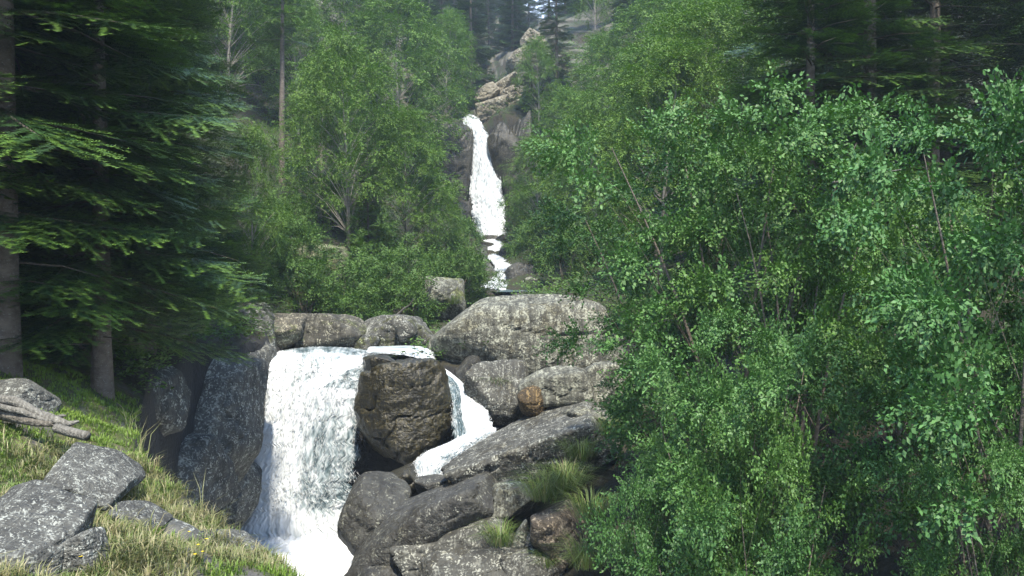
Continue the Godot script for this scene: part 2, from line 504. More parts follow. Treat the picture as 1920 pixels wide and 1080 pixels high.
	rock("pale rounded end of the lichen-freckled slab", 1098, 785, 90, 50, 20.9, 1.4, 8, "rock_pale", 22, {stain = Color(0.60, 0.57, 0.50, 0.04), group = gf})
	rock("dark rock at the foot of the huge pale boulder by the side fall", 880, 700, 60, 60, 25.2, 1.2, 20, "rock_dark", 23, {tint = lin(1.0, 1.0, 0.97), stain = Color(0.60, 0.57, 0.50, 0.04), group = gf})
	# --- left wall of the fall: a stack of dark blocks
	var gl := "blocks of the rock wall beside the lower fall"
	rock("tall grey block with white lichen spots flush against the lower fall", 436, 770, 140, 262, 24.6, 3.4, -3, "rock", 30, {res = 34, planes = 6, sharp = 16.0, group = gl})
	rock("large grey block leaning under the fir boughs", 360, 800, 240, 300, 22.0, 3.6, 4, "rock", 31, {res = 34, planes = 5, sharp = 14.0, group = gl})
	rock("undercut grey block at the foot of the fall's rock wall", 425, 930, 110, 160, 23.6, 2.6, 4, "rock", 32, {group = gl})
	rock("low grey block at the back of the grassy bank", 330, 900, 170, 180, 19.6, 2.6, 0, "rock", 33, {group = gl})
	rock("lichened grey block beneath the fir trunks", 265, 760, 150, 160, 17.6, 2.4, 0, "rock", 34, {group = gl})
	# --- behind the lip
	var gb := "boulders behind the lip of the lower fall"
	rock("rounded grey-brown boulder on the far side of the lip pool", 612, 628, 160, 84, 28.3, 2.2, -4, "rock", 40, {res = 28, tint = lin(0.8, 0.76, 0.68), stain = Color(0.60, 0.64, 0.34, 0.06), group = gb})
	rock("layered grey boulder beside the huge pale boulder", 742, 622, 150, 70, 28.8, 2.0, 6, "rock", 41, {res = 28, stain = Color(0.60, 0.64, 0.34, 0.06), group = gb})
	rock("smooth egg-shaped grey stone against the layered grey boulder", 762, 622, 40, 44, 27.6, 0.7, 10, "rock", 42, {planes = 4, sharp = 5.0, rough = 0.4, stain = Color(0.60, 0.64, 0.34, 0.06), group = gb})
	rock("brown boulder under the scrub behind the lip pool", 510, 625, 130, 80, 27.6, 2.0, 0, "rock", 43, {tint = lin(1.1, 1.0, 0.85), stain = Color(0.60, 0.64, 0.34, 0.06), group = gb})
	rock("small grey stone between two boulders behind the lip pool", 690, 640, 46, 30, 27.8, 0.6, 0, "rock", 44, {stain = Color(0.60, 0.64, 0.34, 0.06), group = gb})
	rock("big domed grey boulder half buried in scrub above the lip pool", 820, 560, 118, 84, 34.0, 2.4, -6, "rock_pale", 45, {res = 26, stain = Color(0.60, 0.64, 0.34, 0.06), group = gb})
	rock("mossy pale boulder among low bushes on the wooded slope", 605, 498, 140, 86, 36.0, 2.6, 0, "rock_pale", 46, {res = 26, tint = lin(0.8, 0.85, 0.62), stain = Color(0.60, 0.64, 0.34, 0.06), group = gb})
	rock("pale broken rock under the mossy boulder", 615, 548, 90, 50, 34.5, 1.6, 0, "rock_pale", 47, {planes = 14, sharp = 18.0, stain = Color(0.60, 0.64, 0.34, 0.06), group = gb})
	rock("grey pointed rock on the wooded slope near the young pine", 775, 505, 40, 44, 38.0, 1.0, 8, "rock_pale", 48, {planes = 12, sharp = 18.0, stain = Color(0.60, 0.64, 0.34, 0.06), group = gb})
	rock("low grey boulder on top of the fall's rock wall", 470, 612, 110, 90, 27.0, 2.0, 0, "rock", 49, {stain = Color(0.60, 0.64, 0.34, 0.06), group = gb})
	# --- between the falls
	var gu := "rocks along the upper stream"
	rock("grey boulder on the wooded side of the upper stream", 905, 512, 44, 64, 50.0, 2.0, 0, "rock", 60, {group = gu})
	rock("large dark boulder on the open side of the upper stream", 978, 522, 60, 62, 47.0, 2.0, 8, "rock_dark", 61, {tint = lin(1.1, 1.1, 1.1), group = gu})
	rock("dark block splitting the foot of the upper fall", 922, 449, 36, 18, 64.0, 1.2, 0, "rock_wet", 62, {group = gu})
	rock("small wet block beside the foot of the upper fall", 940, 450, 22, 20, 63.4, 1.0, 0, "rock_wet", 63, {group = gu})
	rock("dark wet stone in the upper stream under the fall", 914, 461, 26, 16, 61.0, 1.0, 0, "rock_wet", 64, {group = gu})
	rock("black rock bank where the upper stream bends", 952, 473, 34, 40, 58.0, 1.6, -10, "rock_dark", 65, {tint = lin(1.0, 1.0, 0.97), group = gu})
	rock("round brown stone in front of the upper pool", 921, 552, 34, 24, 40.5, 0.8, 0, "rock_dark", 66, {sharp = 6.0, tint = lin(1.1, 1.0, 0.9), group = gu})
	rock("pale low slab lying right beside the large dark boulder", 1020, 532, 90, 26, 45.0, 1.6, -8, "rock_pale", 67, {group = gu})
	rock("tan sunlit rock beneath the birch scrub by the upper stream", 1075, 522, 90, 54, 46.0, 1.8, 10, "rock_tan", 68, {group = gu})
	rock("flat stone at the outlet of the upper pool", 972, 556, 60, 20, 40.8, 1.0, 4, "rock_dark", 69, {group = gu})
	rock("pale lichen block inside the birch scrub", 1010, 480, 40, 30, 50.0, 1.2, 10, "rock_pale", 70, {group = gu})
	rock("dark ledge beside the bend of the upper stream", 900, 478, 30, 40, 57.0, 1.4, 0, "rock_dark", 71, {tint = lin(1.0, 1.0, 0.97), group = gu})
	# --- cliffs of the upper fall
	var gc := "rock walls of the upper fall"
	rock("black wet cliff on the wooded side of the upper fall", 834, 322, 104, 210, 67.7, 3.6, -4, "rock_wet", 80, {res = 34, planes = 12, sharp = 16.0, rough = 1.5, tint = lin(1.0, 1.0, 0.97), name = "cliff", category = "cliff", group = gc})
	rock("black wet cliff on the open side of the upper fall", 972, 330, 80, 230, 67.8, 3.6, 8, "rock_wet", 81, {res = 34, planes = 12, sharp = 16.0, rough = 1.5, tint = lin(1.0, 1.0, 0.97), name = "cliff", category = "cliff", group = gc})
	rock("black wet cliff face between the upper fall and the pale outcrop", 950, 290, 70, 120, 67.3, 2.6, 6, "rock_wet", 84, {res = 26, planes = 12, sharp = 14.0, rough = 1.4, name = "cliff", category = "cliff", group = gc})
	rock("dark lower step of the cliff beside the upper fall", 862, 410, 44, 70, 66.2, 2.0, 0, "rock_wet", 82, {tint = lin(1.0, 1.0, 0.97), name = "cliff", category = "cliff", group = gc})
	rock("dark lower step of the cliff under the birch scrub", 966, 410, 36, 80, 66.0, 2.0, 0, "rock_wet", 83, {tint = lin(1.0, 1.0, 0.97), name = "cliff", category = "cliff", group = gc})
	# --- pale outcrop above the upper fall
	var go := "blocks of the pale outcrop above the upper fall"
	var oc := [
		[925, 205, 70, 44, 71.0, 20, "overhanging pale nose of the outcrop just above the upper fall"],
		[915, 178, 60, 36, 72.0, 26, "pale tilted slab stacked on the outcrop's overhanging nose"],
		[945, 165, 64, 34, 73.5, 28, "tan slanting slab on the outcrop's upper edge"],
		[975, 215, 90, 70, 72.0, 6, "broad tan face in the middle of the outcrop"],
		[1005, 195, 60, 60, 73.0, 0, "tan rounded block where the outcrop meets the birches"],
		[960, 185, 60, 40, 72.5, 20, "weathered tan block between the outcrop's slabs"],
		[985, 130, 60, 70, 80.0, 40, "pale grey rib of rock climbing from the outcrop"],
		[1000, 90, 46, 60, 86.0, 36, "upper pale rib of rock below the ridge pine"],
		[1015, 230, 60, 40, 71.0, 0, "low tan block at the outcrop's foot"],
		[820, 232, 60, 24, 69.0, 0, "small pale ledge on top of the black cliff"],
		[1020, 265, 50, 44, 70.0, 0, "pale broken block below the sparse pine"],
		[990, 285, 50, 50, 69.6, 10, "grey block hidden behind the sparse pine"],
	]
	for k in oc.size():
		var q: Array = oc[k]
		rock(q[6], q[0], q[1], q[2], q[3], q[4], 3.6, q[5], "rock_tan", 100 + k, {res = 20, planes = 9, sharp = 14.0, rough = 1.5, name = "outcrop_block", category = "rock", group = go})
	rock("bare reddish crag high on the far ridge", 1150, 40, 110, 120, 150.0, 10.0, -30, "rock_tan", 120, {res = 26, rough = 1.8, tint = lin(0.8, 0.62, 0.55), name = "crag", category = "crag"})
	rock("grey crag on the skyline slope behind the spruces", 915, 25, 130, 60, 170.0, 12.0, 10, "rock_tan", 121, {res = 26, rough = 1.8, tint = lin(0.7, 0.7, 0.72), name = "crag", category = "crag"})
	# --- grassy bank in front
	var gn := "rocks of the grassy bank"
	rock("big grey outcrop with white lichen blotches in the grassy bank", 26, 1046, 226, 156, 5.5, 1.3, -14, "rock_near", 130, {res = 44, planes = 7, sharp = 12.0, rough = 0.8, pitch = 14.0, stain = Color(4.2, 4.2, 3.9, -0.14), group = gn})
	rock("mossy grey boulder leaning in the hollow of the grassy bank", 168, 1060, 110, 130, 5.6, 0.5, 30, "rock_near", 131, {res = 26, tint = lin(1.35, 1.33, 1.26), stain = Color(0.60, 0.66, 0.34, -0.02), group = gn})
	rock("flat grey slab under the driftwood log", 180, 884, 150, 36, 7.8, 1.0, -24, "rock_near", 132, {res = 28, sharp = 16.0, rough = 0.7, pitch = 12.0, stain = Color(0.60, 0.66, 0.34, -0.02), group = gn})
	rock("rounded grey boulder with a pale broken end behind the driftwood log", 40, 748, 126, 66, 10.2, 0.8, -8, "rock_near", 133, {res = 26, sharp = 9.0, stain = Color(0.60, 0.66, 0.34, -0.02), group = gn})
	rock("long grey rock breaking through the turf along the bank's rim", 440, 1024, 150, 36, 7.5, 0.7, -24, "rock_near", 134, {res = 24, stain = Color(0.60, 0.66, 0.34, -0.02), group = gn})
	rock("small grey ledge in the turf below the outcrop", 262, 1066, 90, 50, 6.2, 0.4, 0, "rock", 135, {stain = Color(0.60, 0.66, 0.34, -0.02), group = gn})
	rock("flat lichened rock in the middle of the turf", 262, 968, 96, 26, 7.0, 0.5, -28, "rock_near", 136, {stain = Color(0.60, 0.66, 0.34, -0.02), group = gn})
	rock("little pinkish stone lying on the turf near the rim", 232, 884, 26, 18, 8.6, 0.12, 0, "rock", 137, {res = 8, planes = 10, sharp = 20.0, tint = lin(1.8, 1.15, 0.85), category = "stone", name = "stone", stain = Color(0.60, 0.66, 0.34, -0.02), group = gn})
	rock("narrow grey ledge below the pinkish stone", 345, 1000, 110, 36, 7.2, 0.4, -22, "rock", 138, {tint = lin(1.4, 1.4, 1.35), stain = Color(0.60, 0.66, 0.34, -0.02), group = gn})

# ------------------------------------------------------------------ water
# a falling or sliding sheet between two banks given as [px, py, depth]; foam(u, v) 0..1 says where it is white
func spline(a: Array, t: float) -> Vector3:
	var f := t * (a.size() - 1)
	var k := clampi(int(f), 0, a.size() - 2)
	var q := f - k
	var p0: Vector3 = a[maxi(k - 1, 0)]
	var p1: Vector3 = a[k]
	var p2: Vector3 = a[k + 1]
	var p3: Vector3 = a[mini(k + 2, a.size() - 1)]
	return p1.cubic_interpolate(p2, p0, p3, q)

func to_world(a: Array) -> Array:
	var out := []
	for q in a:
		out.append(P(q[0], q[1], q[2]))
	return out

func water_fall(called: String, label: String, left: Array, right: Array, nu: int, nv: int, bulge: float, relief: float, foam: Callable, strands: int, slen: float, swid: float, sd: int) -> Node3D:
	var lw := to_world(left)
	var rw := to_world(right)
	rng.seed = sd
	var o := base(called, (lw[-1] + rw[-1]) * 0.5)
	var inv := -o.position
	var long: float = lw[0].distance_to(lw[-1])
	var wide: float = rw[-1].distance_to(lw[-1])
	var pts := []
	var b := MB.new()
	var clear := lin(0.07, 0.105, 0.115)
	var white := lin(0.63, 0.66, 0.67)
	var grey_ := lin(0.30, 0.355, 0.37)
	for y in nv + 1:
		var v := float(y) / nv
		var a := spline(lw, v)
		var e := spline(rw, v)
		var dn := (spline(lw, minf(1.0, v + 0.02)) - spline(lw, maxf(0.0, v - 0.02))).normalized()
		var out := (e - a).normalized().cross(dn)
		if out.z < 0.0 and absf(out.z) > 0.3 or out.y < -0.5:
			out = -out
		for x in nu + 1:
			var u := float(x) / nu
			var wx := u * wide
			var vy := v * long
			# threads of water: noise drawn out along the fall
			var th := n_mid.get_noise_2d(wx * 5.0 + sd, vy * 0.7) * 0.6 + n_fine.get_noise_2d(wx * 5.0, vy * 1.1 + sd) * 0.5
			var rag := (n_mid.get_noise_2d(vy * 1.3, sd + signf(u - 0.5) * 9.0) * 0.10 + n_fine.get_noise_2d(vy * 1.6, sd + signf(u - 0.5) * 5.0) * 0.06) * smooth01(0.1, 0.25, v)
			var p := a.lerp(e, u + (u - 0.5) * 2.0 * rag) + out * (bulge * sin(PI * u) + relief * th * (0.35 + 0.65 * v))
			var f: float = foam.call(u, v)
			var lace := n_fine.get_noise_2d(wx * 2.1 + 5.0, vy * 1.0 + sd) * 0.55 + n_mid.get_noise_2d(wx * 2.4, vy * 1.5 + sd) * 0.5
			var k := clampf(f + th * 0.35 + lace * lerpf(0.85, 0.2, clampf(f, 0, 1)), 0.0, 1.0)
			b.v.append(p + inv)
			b.c.append(clear.lerp(grey_, smooth01(0.10, 0.55, k)).lerp(white, smooth01(0.40, 0.85, k)))
	for y in nv:
		for x in nu:
			var a := y * (nu + 1) + x
			b.i.append(a); b.i.append(a + 1); b.i.append(a + nu + 1)
			b.i.append(a + 1); b.i.append(a + nu + 2); b.i.append(a + nu + 1)
	b.smooth()
	b.face(Vector3(0, 0.5, 1))
	part("sheet", b.mesh(), M.water, o)
	# loose strands and drops thrown off the sheet
	var s := MB.new()
	var tries := 0
	var made := 0
	while made < strands and tries < strands * 6:
		tries += 1
		var u := rng.randf()
		var v := rng.randf()
		if tries % 3 == 0:
			u = rnd(-0.05, 0.06) if tries % 2 == 0 else rnd(0.94, 1.05)
		var f: float = foam.call(clampf(u, 0.0, 1.0), v)
		if rng.randf() > 1.25 - absf(f - 0.55) * 2.0:
			continue
		var clump := n_mid.get_noise_2d(u * wide * 3.0 + 77.0, v * long * 1.2 + sd)
		if clump < -0.25 and f < 0.9:
			continue
		made += 1
		var l := slen * rnd(0.3, 1.0)
		var w := swid * rnd(0.4, 1.2)
		var a := spline(lw, v).lerp(spline(rw, v), u)
		var v2 := minf(1.0, v + l / long)
		var e := spline(lw, v2).lerp(spline(rw, v2), u + rnd(-0.03, 0.03))
		var dn := (e - a)
		if dn.length() < 0.005:
			continue
		var side := dn.cross(EYE - a).normalized()
		var outw := side.cross(dn).normalized()
		if outw.dot(EYE - a) < 0.0:
			outw = -outw
		var lift := bulge * sin(PI * clampf(u, 0.0, 1.0)) + relief * rnd(0.2, 1.6) * (0.35 + 0.65 * v)
		a += outw * lift + inv
		e += outw * (lift + relief * rnd(-0.2, 0.5)) + inv
		var mid := (a + e) * 0.5 + outw * relief * 0.3
		var t := rnd(0.78, 1.0)
		var col := lin(0.66, 0.69, 0.70) * t
		col.a = 1.0
		s.quad(a, mid + side * w, e, mid - side * w, (outw + Vector3(rnd(-0.3, 0.3), rnd(0.0, 0.6), 0)).normalized(), col)
	var st := part("spray", s.mesh(), M.foam, o)
	st.set_meta("kind", "stuff")
	o.set_meta("label", label)
	o.set_meta("category", "waterfall")
	return o

func pool(called: String, label: String, outline: Array, level: float, foamy: float, bump: float, cell: float, sd: int, boil_at := Vector2.ZERO) -> void:
	# a bumpy water surface inside a world-space outline of Vector2(x, z)
	var lo := Vector2(999, 999)
	var hi := -lo
	for q in outline:
		lo = lo.min(q)
		hi = hi.max(q)
	var b := MB.new()
	var nx := int((hi.x - lo.x) / cell) + 1
	var nz := int((hi.y - lo.y) / cell) + 1
	var poly := PackedVector2Array(outline)
	for z in nz + 1:
		for x in nx + 1:
			var q := Vector2(lerpf(lo.x, hi.x, float(x) / nx), lerpf(lo.y, hi.y, float(z) / nz))
			var h := n_mid.get_noise_2d(q.x * 3.0 + sd, q.y * 3.0) * 0.6 + n_fine.get_noise_2d(q.x * 5.0, q.y * 5.0 + sd) * 0.4
			var k := smooth01(0.5 - foamy, 0.8 - foamy, 0.3 + h * 0.6)
			var boil := 0.0
			if boil_at != Vector2.ZERO:
				boil = exp(-((q - boil_at) * Vector2(0.55, 1.3)).length_squared())
			b.v.append(Vector3(q.x, level + h * bump * (1.0 + boil) + boil * 0.25, q.y))
			b.c.append(lin(0.07, 0.11, 0.12).lerp(lin(0.66, 0.69, 0.70), k))
	for z in nz:
		for x in nx:
			var q := Vector2(lerpf(lo.x, hi.x, (x + 0.5) / nx), lerpf(lo.y, hi.y, (z + 0.5) / nz))
			if not Geometry2D.is_point_in_polygon(q, poly):
				continue
			var a := z * (nx + 1) + x
			b.i.append(a); b.i.append(a + 1); b.i.append(a + nx + 1)
			b.i.append(a + 1); b.i.append(a + nx + 2); b.i.append(a + nx + 1)
	b.smooth()
	b.face(Vector3.UP)
	var o := part(called, b.mesh(), M.water, self)
	o.set_meta("kind", "structure")
	o.set_meta("label", label)

func build_water() -> void:
	# main lower fall: slides over the lip, then drops into the plunge pool
	var main_foam := func(u: float, v: float) -> float:
		var f := 0.86
		if v < 0.16:
			f = 0.30 + 0.2 * u
			if u < 0.25:
				f = 0.30 + 0.7 * smooth01(0.04, 0.12, v)
		elif v < 0.36:
			var line := lerpf(0.98, 0.50, (v - 0.14) / 0.22)
			f = 0.62
			if u < 0.30:
				f = 1.0
			elif absf(u - line) < 0.12:
				f = 1.05
			elif u > line:
				f = 0.45
		elif v < 0.9:
			f = 0.86 - smooth01(0.40, 0.62, u) * smooth01(0.28, 0.62, v) * 0.44 - smooth01(0.88, 1.0, u) * 0.25
			f -= 0.22 * (1.0 - smooth01(0.0, 0.10, u))
			f += 0.5 * smooth01(0.80, 0.9, v)
		return f
	water_fall("waterfall", "broad white lower waterfall plunging into the foaming pool",
		[[500, 660, 27.6], [501, 672, 25.6], [496, 715, 25.0], [483, 800, 24.7], [462, 890, 24.5], [450, 960, 24.35], [440, 1035, 24.1]],
		[[700, 658, 27.6], [690, 672, 25.4], [682, 720, 24.9], [668, 800, 24.6], [664, 890, 24.4], [668, 950, 24.25], [676, 1035, 24.0]],
		150, 280, 0.18, 0.07, main_foam, 7000, 0.12, 0.006, 501)
	# side branch: curls behind the splitting rock and fans out
	var side_foam := func(u: float, v: float) -> float:
		if v > 0.45 and u < 0.32:
			return 0.22
		return 0.74 if v > 0.2 else 0.62
	water_fall("waterfall", "white side fall fanning out between the wet rock and the huge pale boulder",
		[[686, 662, 26.6], [770, 668, 25.4], [808, 696, 24.9], [842, 728, 24.4], [848, 780, 23.6], [852, 838, 22.9]],
		[[700, 655, 27.6], [800, 655, 26.4], [822, 686, 25.6], [880, 730, 24.8], [908, 765, 23.6], [932, 812, 22.6]],
		70, 130, 0.16, 0.06, side_foam, 1800, 0.10, 0.006, 502)
	var step_foam := func(u: float, v: float) -> float:
		return 0.6 + 0.35 * sin(u * 3.0 + 0.3) - 0.25 * v
	water_fall("waterfall", "little white cascade tumbling over stones below the side fall",
		[[852, 826, 22.9], [815, 842, 22.4], [788, 856, 21.9], [775, 878, 21.5], [782, 900, 21.2]],
		[[932, 808, 22.4], [898, 832, 22.0], [866, 852, 21.5], [838, 872, 21.2], [822, 908, 20.9]],
		60, 70, 0.14, 0.08, step_foam, 1500, 0.10, 0.010, 503)
	# upper fall
	var top_foam := func(u: float, v: float) -> float:
		if v > 0.75 and u < 0.14:
			return 0.4
		return 0.78
	water_fall("waterfall", "tall narrow white upper waterfall between black cliffs",
		[[866, 222, 70.0], [868, 230, 67.9], [880, 270, 67.3], [884, 330, 66.8], [882, 385, 66.3], [892, 425, 65.8], [902, 448, 65.2]],
		[[898, 222, 70.0], [902, 230, 67.9], [920, 268, 67.3], [936, 330, 66.8], [945, 385, 66.3], [948, 425, 65.8], [946, 448, 65.2]],
		60, 160, 0.30, 0.14, top_foam, 1500, 0.3, 0.014, 504)
	var run_foam := func(u: float, v: float) -> float:
		return 0.8
	water_fall("rapid", "white rapid twisting from the upper fall down to the upper pool",
		[[902, 444, 65.0], [908, 458, 62.0], [910, 470, 59.5], [912, 482, 57.0], [926, 496, 53.0], [924, 520, 47.5], [884, 540, 44.5]],
		[[946, 444, 65.0], [944, 458, 62.0], [938, 468, 59.5], [940, 482, 57.0], [962, 492, 53.0], [950, 522, 47.0], [950, 548, 42.5]],
		40, 90, 0.12, 0.12, run_foam, 1200, 0.2, 0.018, 505)
	# pools
	var pl := []
	for q in [[-9.0, -25.0], [-8.2, -20.0], [-7.4, -16.0], [-5.5, -12.0], [-2.0, -9.0], [3.0, -8.0], [3.2, -12.0], [0.0, -16.0], [-2.5, -19.0], [-3.2, -22.0], [-3.4, -25.2]]:
		pl.append(Vector2(q[0], q[1]))
	pool("plunge_pool_water", "foaming white plunge pool under the lower fall", pl, 0.42, 0.85, 0.16, 0.07, 7, Vector2(-5.9, -23.7))
	var up := []
	for q in [[-2.6, -45.0], [-2.3, -40.6], [-0.4, -40.0], [1.1, -41.0], [1.3, -44.0], [0, -46.5]]:
		up.append(Vector2(q[0], q[1]))
	pool("upper_pool_water", "small dark pool at the foot of the rapid", up, 6.86, 0.05, 0.04, 0.12, 9)
	var lp := []
	for q in [[-7.6, -29.0], [-7.3, -26.0], [-6.0, -25.6], [-1.6, -25.8], [-1.6, -29.0], [-4, -31]]:
		lp.append(Vector2(q[0], q[1]))
	pool("lip_pool_water", "shallow stream pool behind the lip of the lower fall", lp, 5.40, 0.2, 0.05, 0.1, 11)

# ------------------------------------------------------------------ foliage
func leaf(b: MB, at: Vector3, dir: Vector3, up: Vector3, l: float, w: float, col: Color) -> void:
	var s := dir.cross(up).normalized()
	var n := s.cross(dir).normalized()
	var mid := at + dir * l * 0.5 - n * l * 0.05
	var tip := at + dir * l - n * l * 0.12
	b.quad(at, mid + s * w * 0.5 + n * w * 0.14, tip, mid - s * w * 0.5 + n * w * 0.14, n, col)

func tint_of(a: Color, z: Color) -> Color:
	var c := a.lerp(z, rng.randf()) * rnd(0.72, 1.25)
	c.a = 1.0
	return c

# a leafy twig along +x, leaves spread in a loose plane
func twig(n_leaves: int, length: float, l: float, w: float, a: Color, z: Color, droop: float) -> MB:
	var b := MB.new()
	for k in n_leaves:
		var t := (k + rnd(0.2, 0.8)) / n_leaves
		var p := Vector3(t * length, -droop * t * t * length, rnd(-0.12, 0.12) * length + sin(k * 2.4) * 0.10 * length * (1.2 - t))
		p.y += rnd(-0.1, 0.1) * length
		var sidew := 1.0 if k % 2 == 0 else -1.0
		var dir := Vector3(rnd(0.2, 0.9), rnd(-0.55, 0.3), sidew * rnd(0.3, 1.1)).normalized()
		var up := (Vector3.UP + rdir() * 0.65).normalized()
		leaf(b, p, dir, up, l * rnd(0.65, 1.15), w * rnd(0.7, 1.15), tint_of(a, z))
	return b

# returns [trunk mesh, crown mesh]; a broadleaved tree or shrub standing at the origin
func broadleaf(sd: int, o: Dictionary) -> Array:
	rng.seed = sd
	var h: float = o.h
	var wood := MB.new()
	var crown := MB.new()
	var twigs := []
	for k in 8:
		twigs.append(twig(o.leaves, o.twig, o.leaf, o.leaf * o.get("slim", 0.62), o.a, o.z, o.get("droop", 0.2)))
	var stems := []
	var ns: int = o.get("stems", 1)
	for k in ns:
		var ang := TAU * k / ns + rnd(-0.5, 0.5)
		var lean: float = o.get("lean", 0.05) * rnd(0.6, 1.3)
		var pts := []
		var rad := []
		var wob := Vector3(rnd(-1, 1), 0, rnd(-1, 1))
		for q in 9:
			var t := q / 8.0
			pts.append(Vector3(cos(ang), 0, sin(ang)) * (lean * h * t * t + 0.06 * (ns - 1)) + wob * sin(t * 5.0) * h * 0.012 + Vector3.UP * (t * h * 0.93 - 0.25))
			rad.append(lerpf(o.thick, o.thick * 0.12, pow(t, 0.8)))
		stems.append(pts)
		tube(wood, pts, rad, 8, lin(1, 1, 1), 0.08)
	var n: int = o.clumps
	var cr: float = o.clump_r
	for k in n:
		var t := pow((k + rng.randf()) / n, o.get("rise", 0.9))
		var hh: float = lerpf(o.low, 1.0, t) * h
		var prof: float = pow(maxf(0.02, sin(PI * clampf(lerpf(o.get("p0", 0.12), 0.97, t), 0, 1))), o.get("pow", 0.7))
		var ang := k * 2.39996 + rnd(-0.4, 0.4)
		var rr: float = o.r * prof * (0.30 + 0.75 * sqrt(rng.randf()))
		var st: Array = stems[k % ns]
		var axis: Vector3 = st[clampi(int(hh / h * 8.0), 0, 8)]
		var c := Vector3(axis.x + cos(ang) * rr, hh + rnd(-0.3, 0.3) * cr, axis.z + sin(ang) * rr)
		# limb out to the clump
		var from: Vector3 = st[clampi(int((hh - rr * o.get("limb_up", 0.55)) / h * 8.0), 1, 7)]
		var mid := from.lerp(c, 0.5) + Vector3(rnd(-0.1, 0.1), 0.12 * rr, rnd(-0.1, 0.1))
		var br: float = o.thick * 0.22 * (1.15 - t)
		tube(wood, [from, from.lerp(mid, 0.5), mid, mid.lerp(c, 0.5) + Vector3(0, 0.04, 0), c], [br, br * 0.85, br * 0.65, br * 0.45, br * 0.2], 5, lin(1, 1, 1))
		var size := cr * rnd(0.6, 1.25)
		var tn := int(o.twigs * size * size / (cr * cr))
		for q in tn:
			var dv := rdir()
			var shell := pow(rng.randf(), 0.45)
			var off := dv * size * shell * Vector3(1, o.get("flat", 0.62), 1)
			var dir: Vector3 = (dv + Vector3(cos(ang), 0.15, sin(ang)) * 0.6 + Vector3.UP * o.get("lift", 0.1) + rdir() * 0.4).normalized()
			var bs := look_basis(dir, (Vector3.UP + rdir() * 0.3).normalized())
			var s := rnd(0.75, 1.2)
			crown.put(twigs[rng.randi() % 8], Transform3D(bs.scaled(Vector3.ONE * s), c + off - dir * o.twig * 0.5))
	return [wood.mesh(), crown.mesh()]

# a flat spray of a fir branch along +x, one unit long; pale new growth at the shoot ends
func fir_spray(old_c: Color, new_c: Color, dense: float, len_m: float, coarse: float) -> MB:
	var b := MB.new()
	var shoots := []
	var main_pts := func(t: float) -> Vector3:
		return Vector3(t, -0.16 * t * t + 0.06 * t * t * t * t, 0.03 * sin(t * 4.0))
	shoots.append([main_pts.call(0.1), main_pts.call(1.0), 1.0])
	var n := 19
	for k in n:
		var t := 0.12 + 0.84 * k / n
		var p: Vector3 = main_pts.call(t)
		for sd in [-1.0, 1.0]:
			var l := (0.52 * (1.0 - t) + 0.14) * rnd(0.7, 1.2) * minf(1.0, 0.35 + t * 2.2)
			var dir: Vector3 = Vector3(rnd(0.55, 0.85), rnd(-0.34, 0.12), sd * rnd(0.6, 1.0)).normalized()
			var e: Vector3 = p + dir * l + Vector3(0, -0.10 * l, 0)
			shoots.append([p, e, 1.0])
			var m := int(l * 14.0)
			for q in m:
				var tt := (q + 1.0) / (m + 1.0)
				var pp := p.lerp(e, tt)
				var s2 := 1.0 if q % 2 == 0 else -1.0
				var d2: Vector3 = (dir + Vector3(-dir.z, rnd(-0.1, 0.15), dir.x) * s2 * 0.8).normalized()
				shoots.append([pp, pp + d2 * (0.05 + 0.28 * l * (1.0 - tt)), 1.0])
	var nl := 0.030 / len_m * coarse
	for s in shoots:
		var a: Vector3 = s[0]
		var e: Vector3 = s[1]
		var l := a.distance_to(e)
		var dir := (e - a) / l
		var side := dir.cross(Vector3.UP).normalized()
		var m := maxi(3, int(l * len_m / 0.017 * dense))
		var old := tint_of(old_c, old_c * 0.75)
		var young := tint_of(new_c, new_c * 0.8)
		for q in m:
			var t := (q + 0.5) / m
			var p := a.lerp(e, t)
			var col := young if t > 0.52 else old
			for sg in [-1.0, 1.0]:
				var nd: Vector3 = (dir * 0.55 + side * sg + Vector3.UP * rnd(-0.05, 0.35)).normalized()
				var wv := dir * nl * 0.17
				var nn := nd.cross(dir).normalized()
				if nn.y < 0.0:
					nn = -nn
				b.tri(p - wv, p + nd * nl * rnd(0.8, 1.1), p + wv, nn, col)
	return b

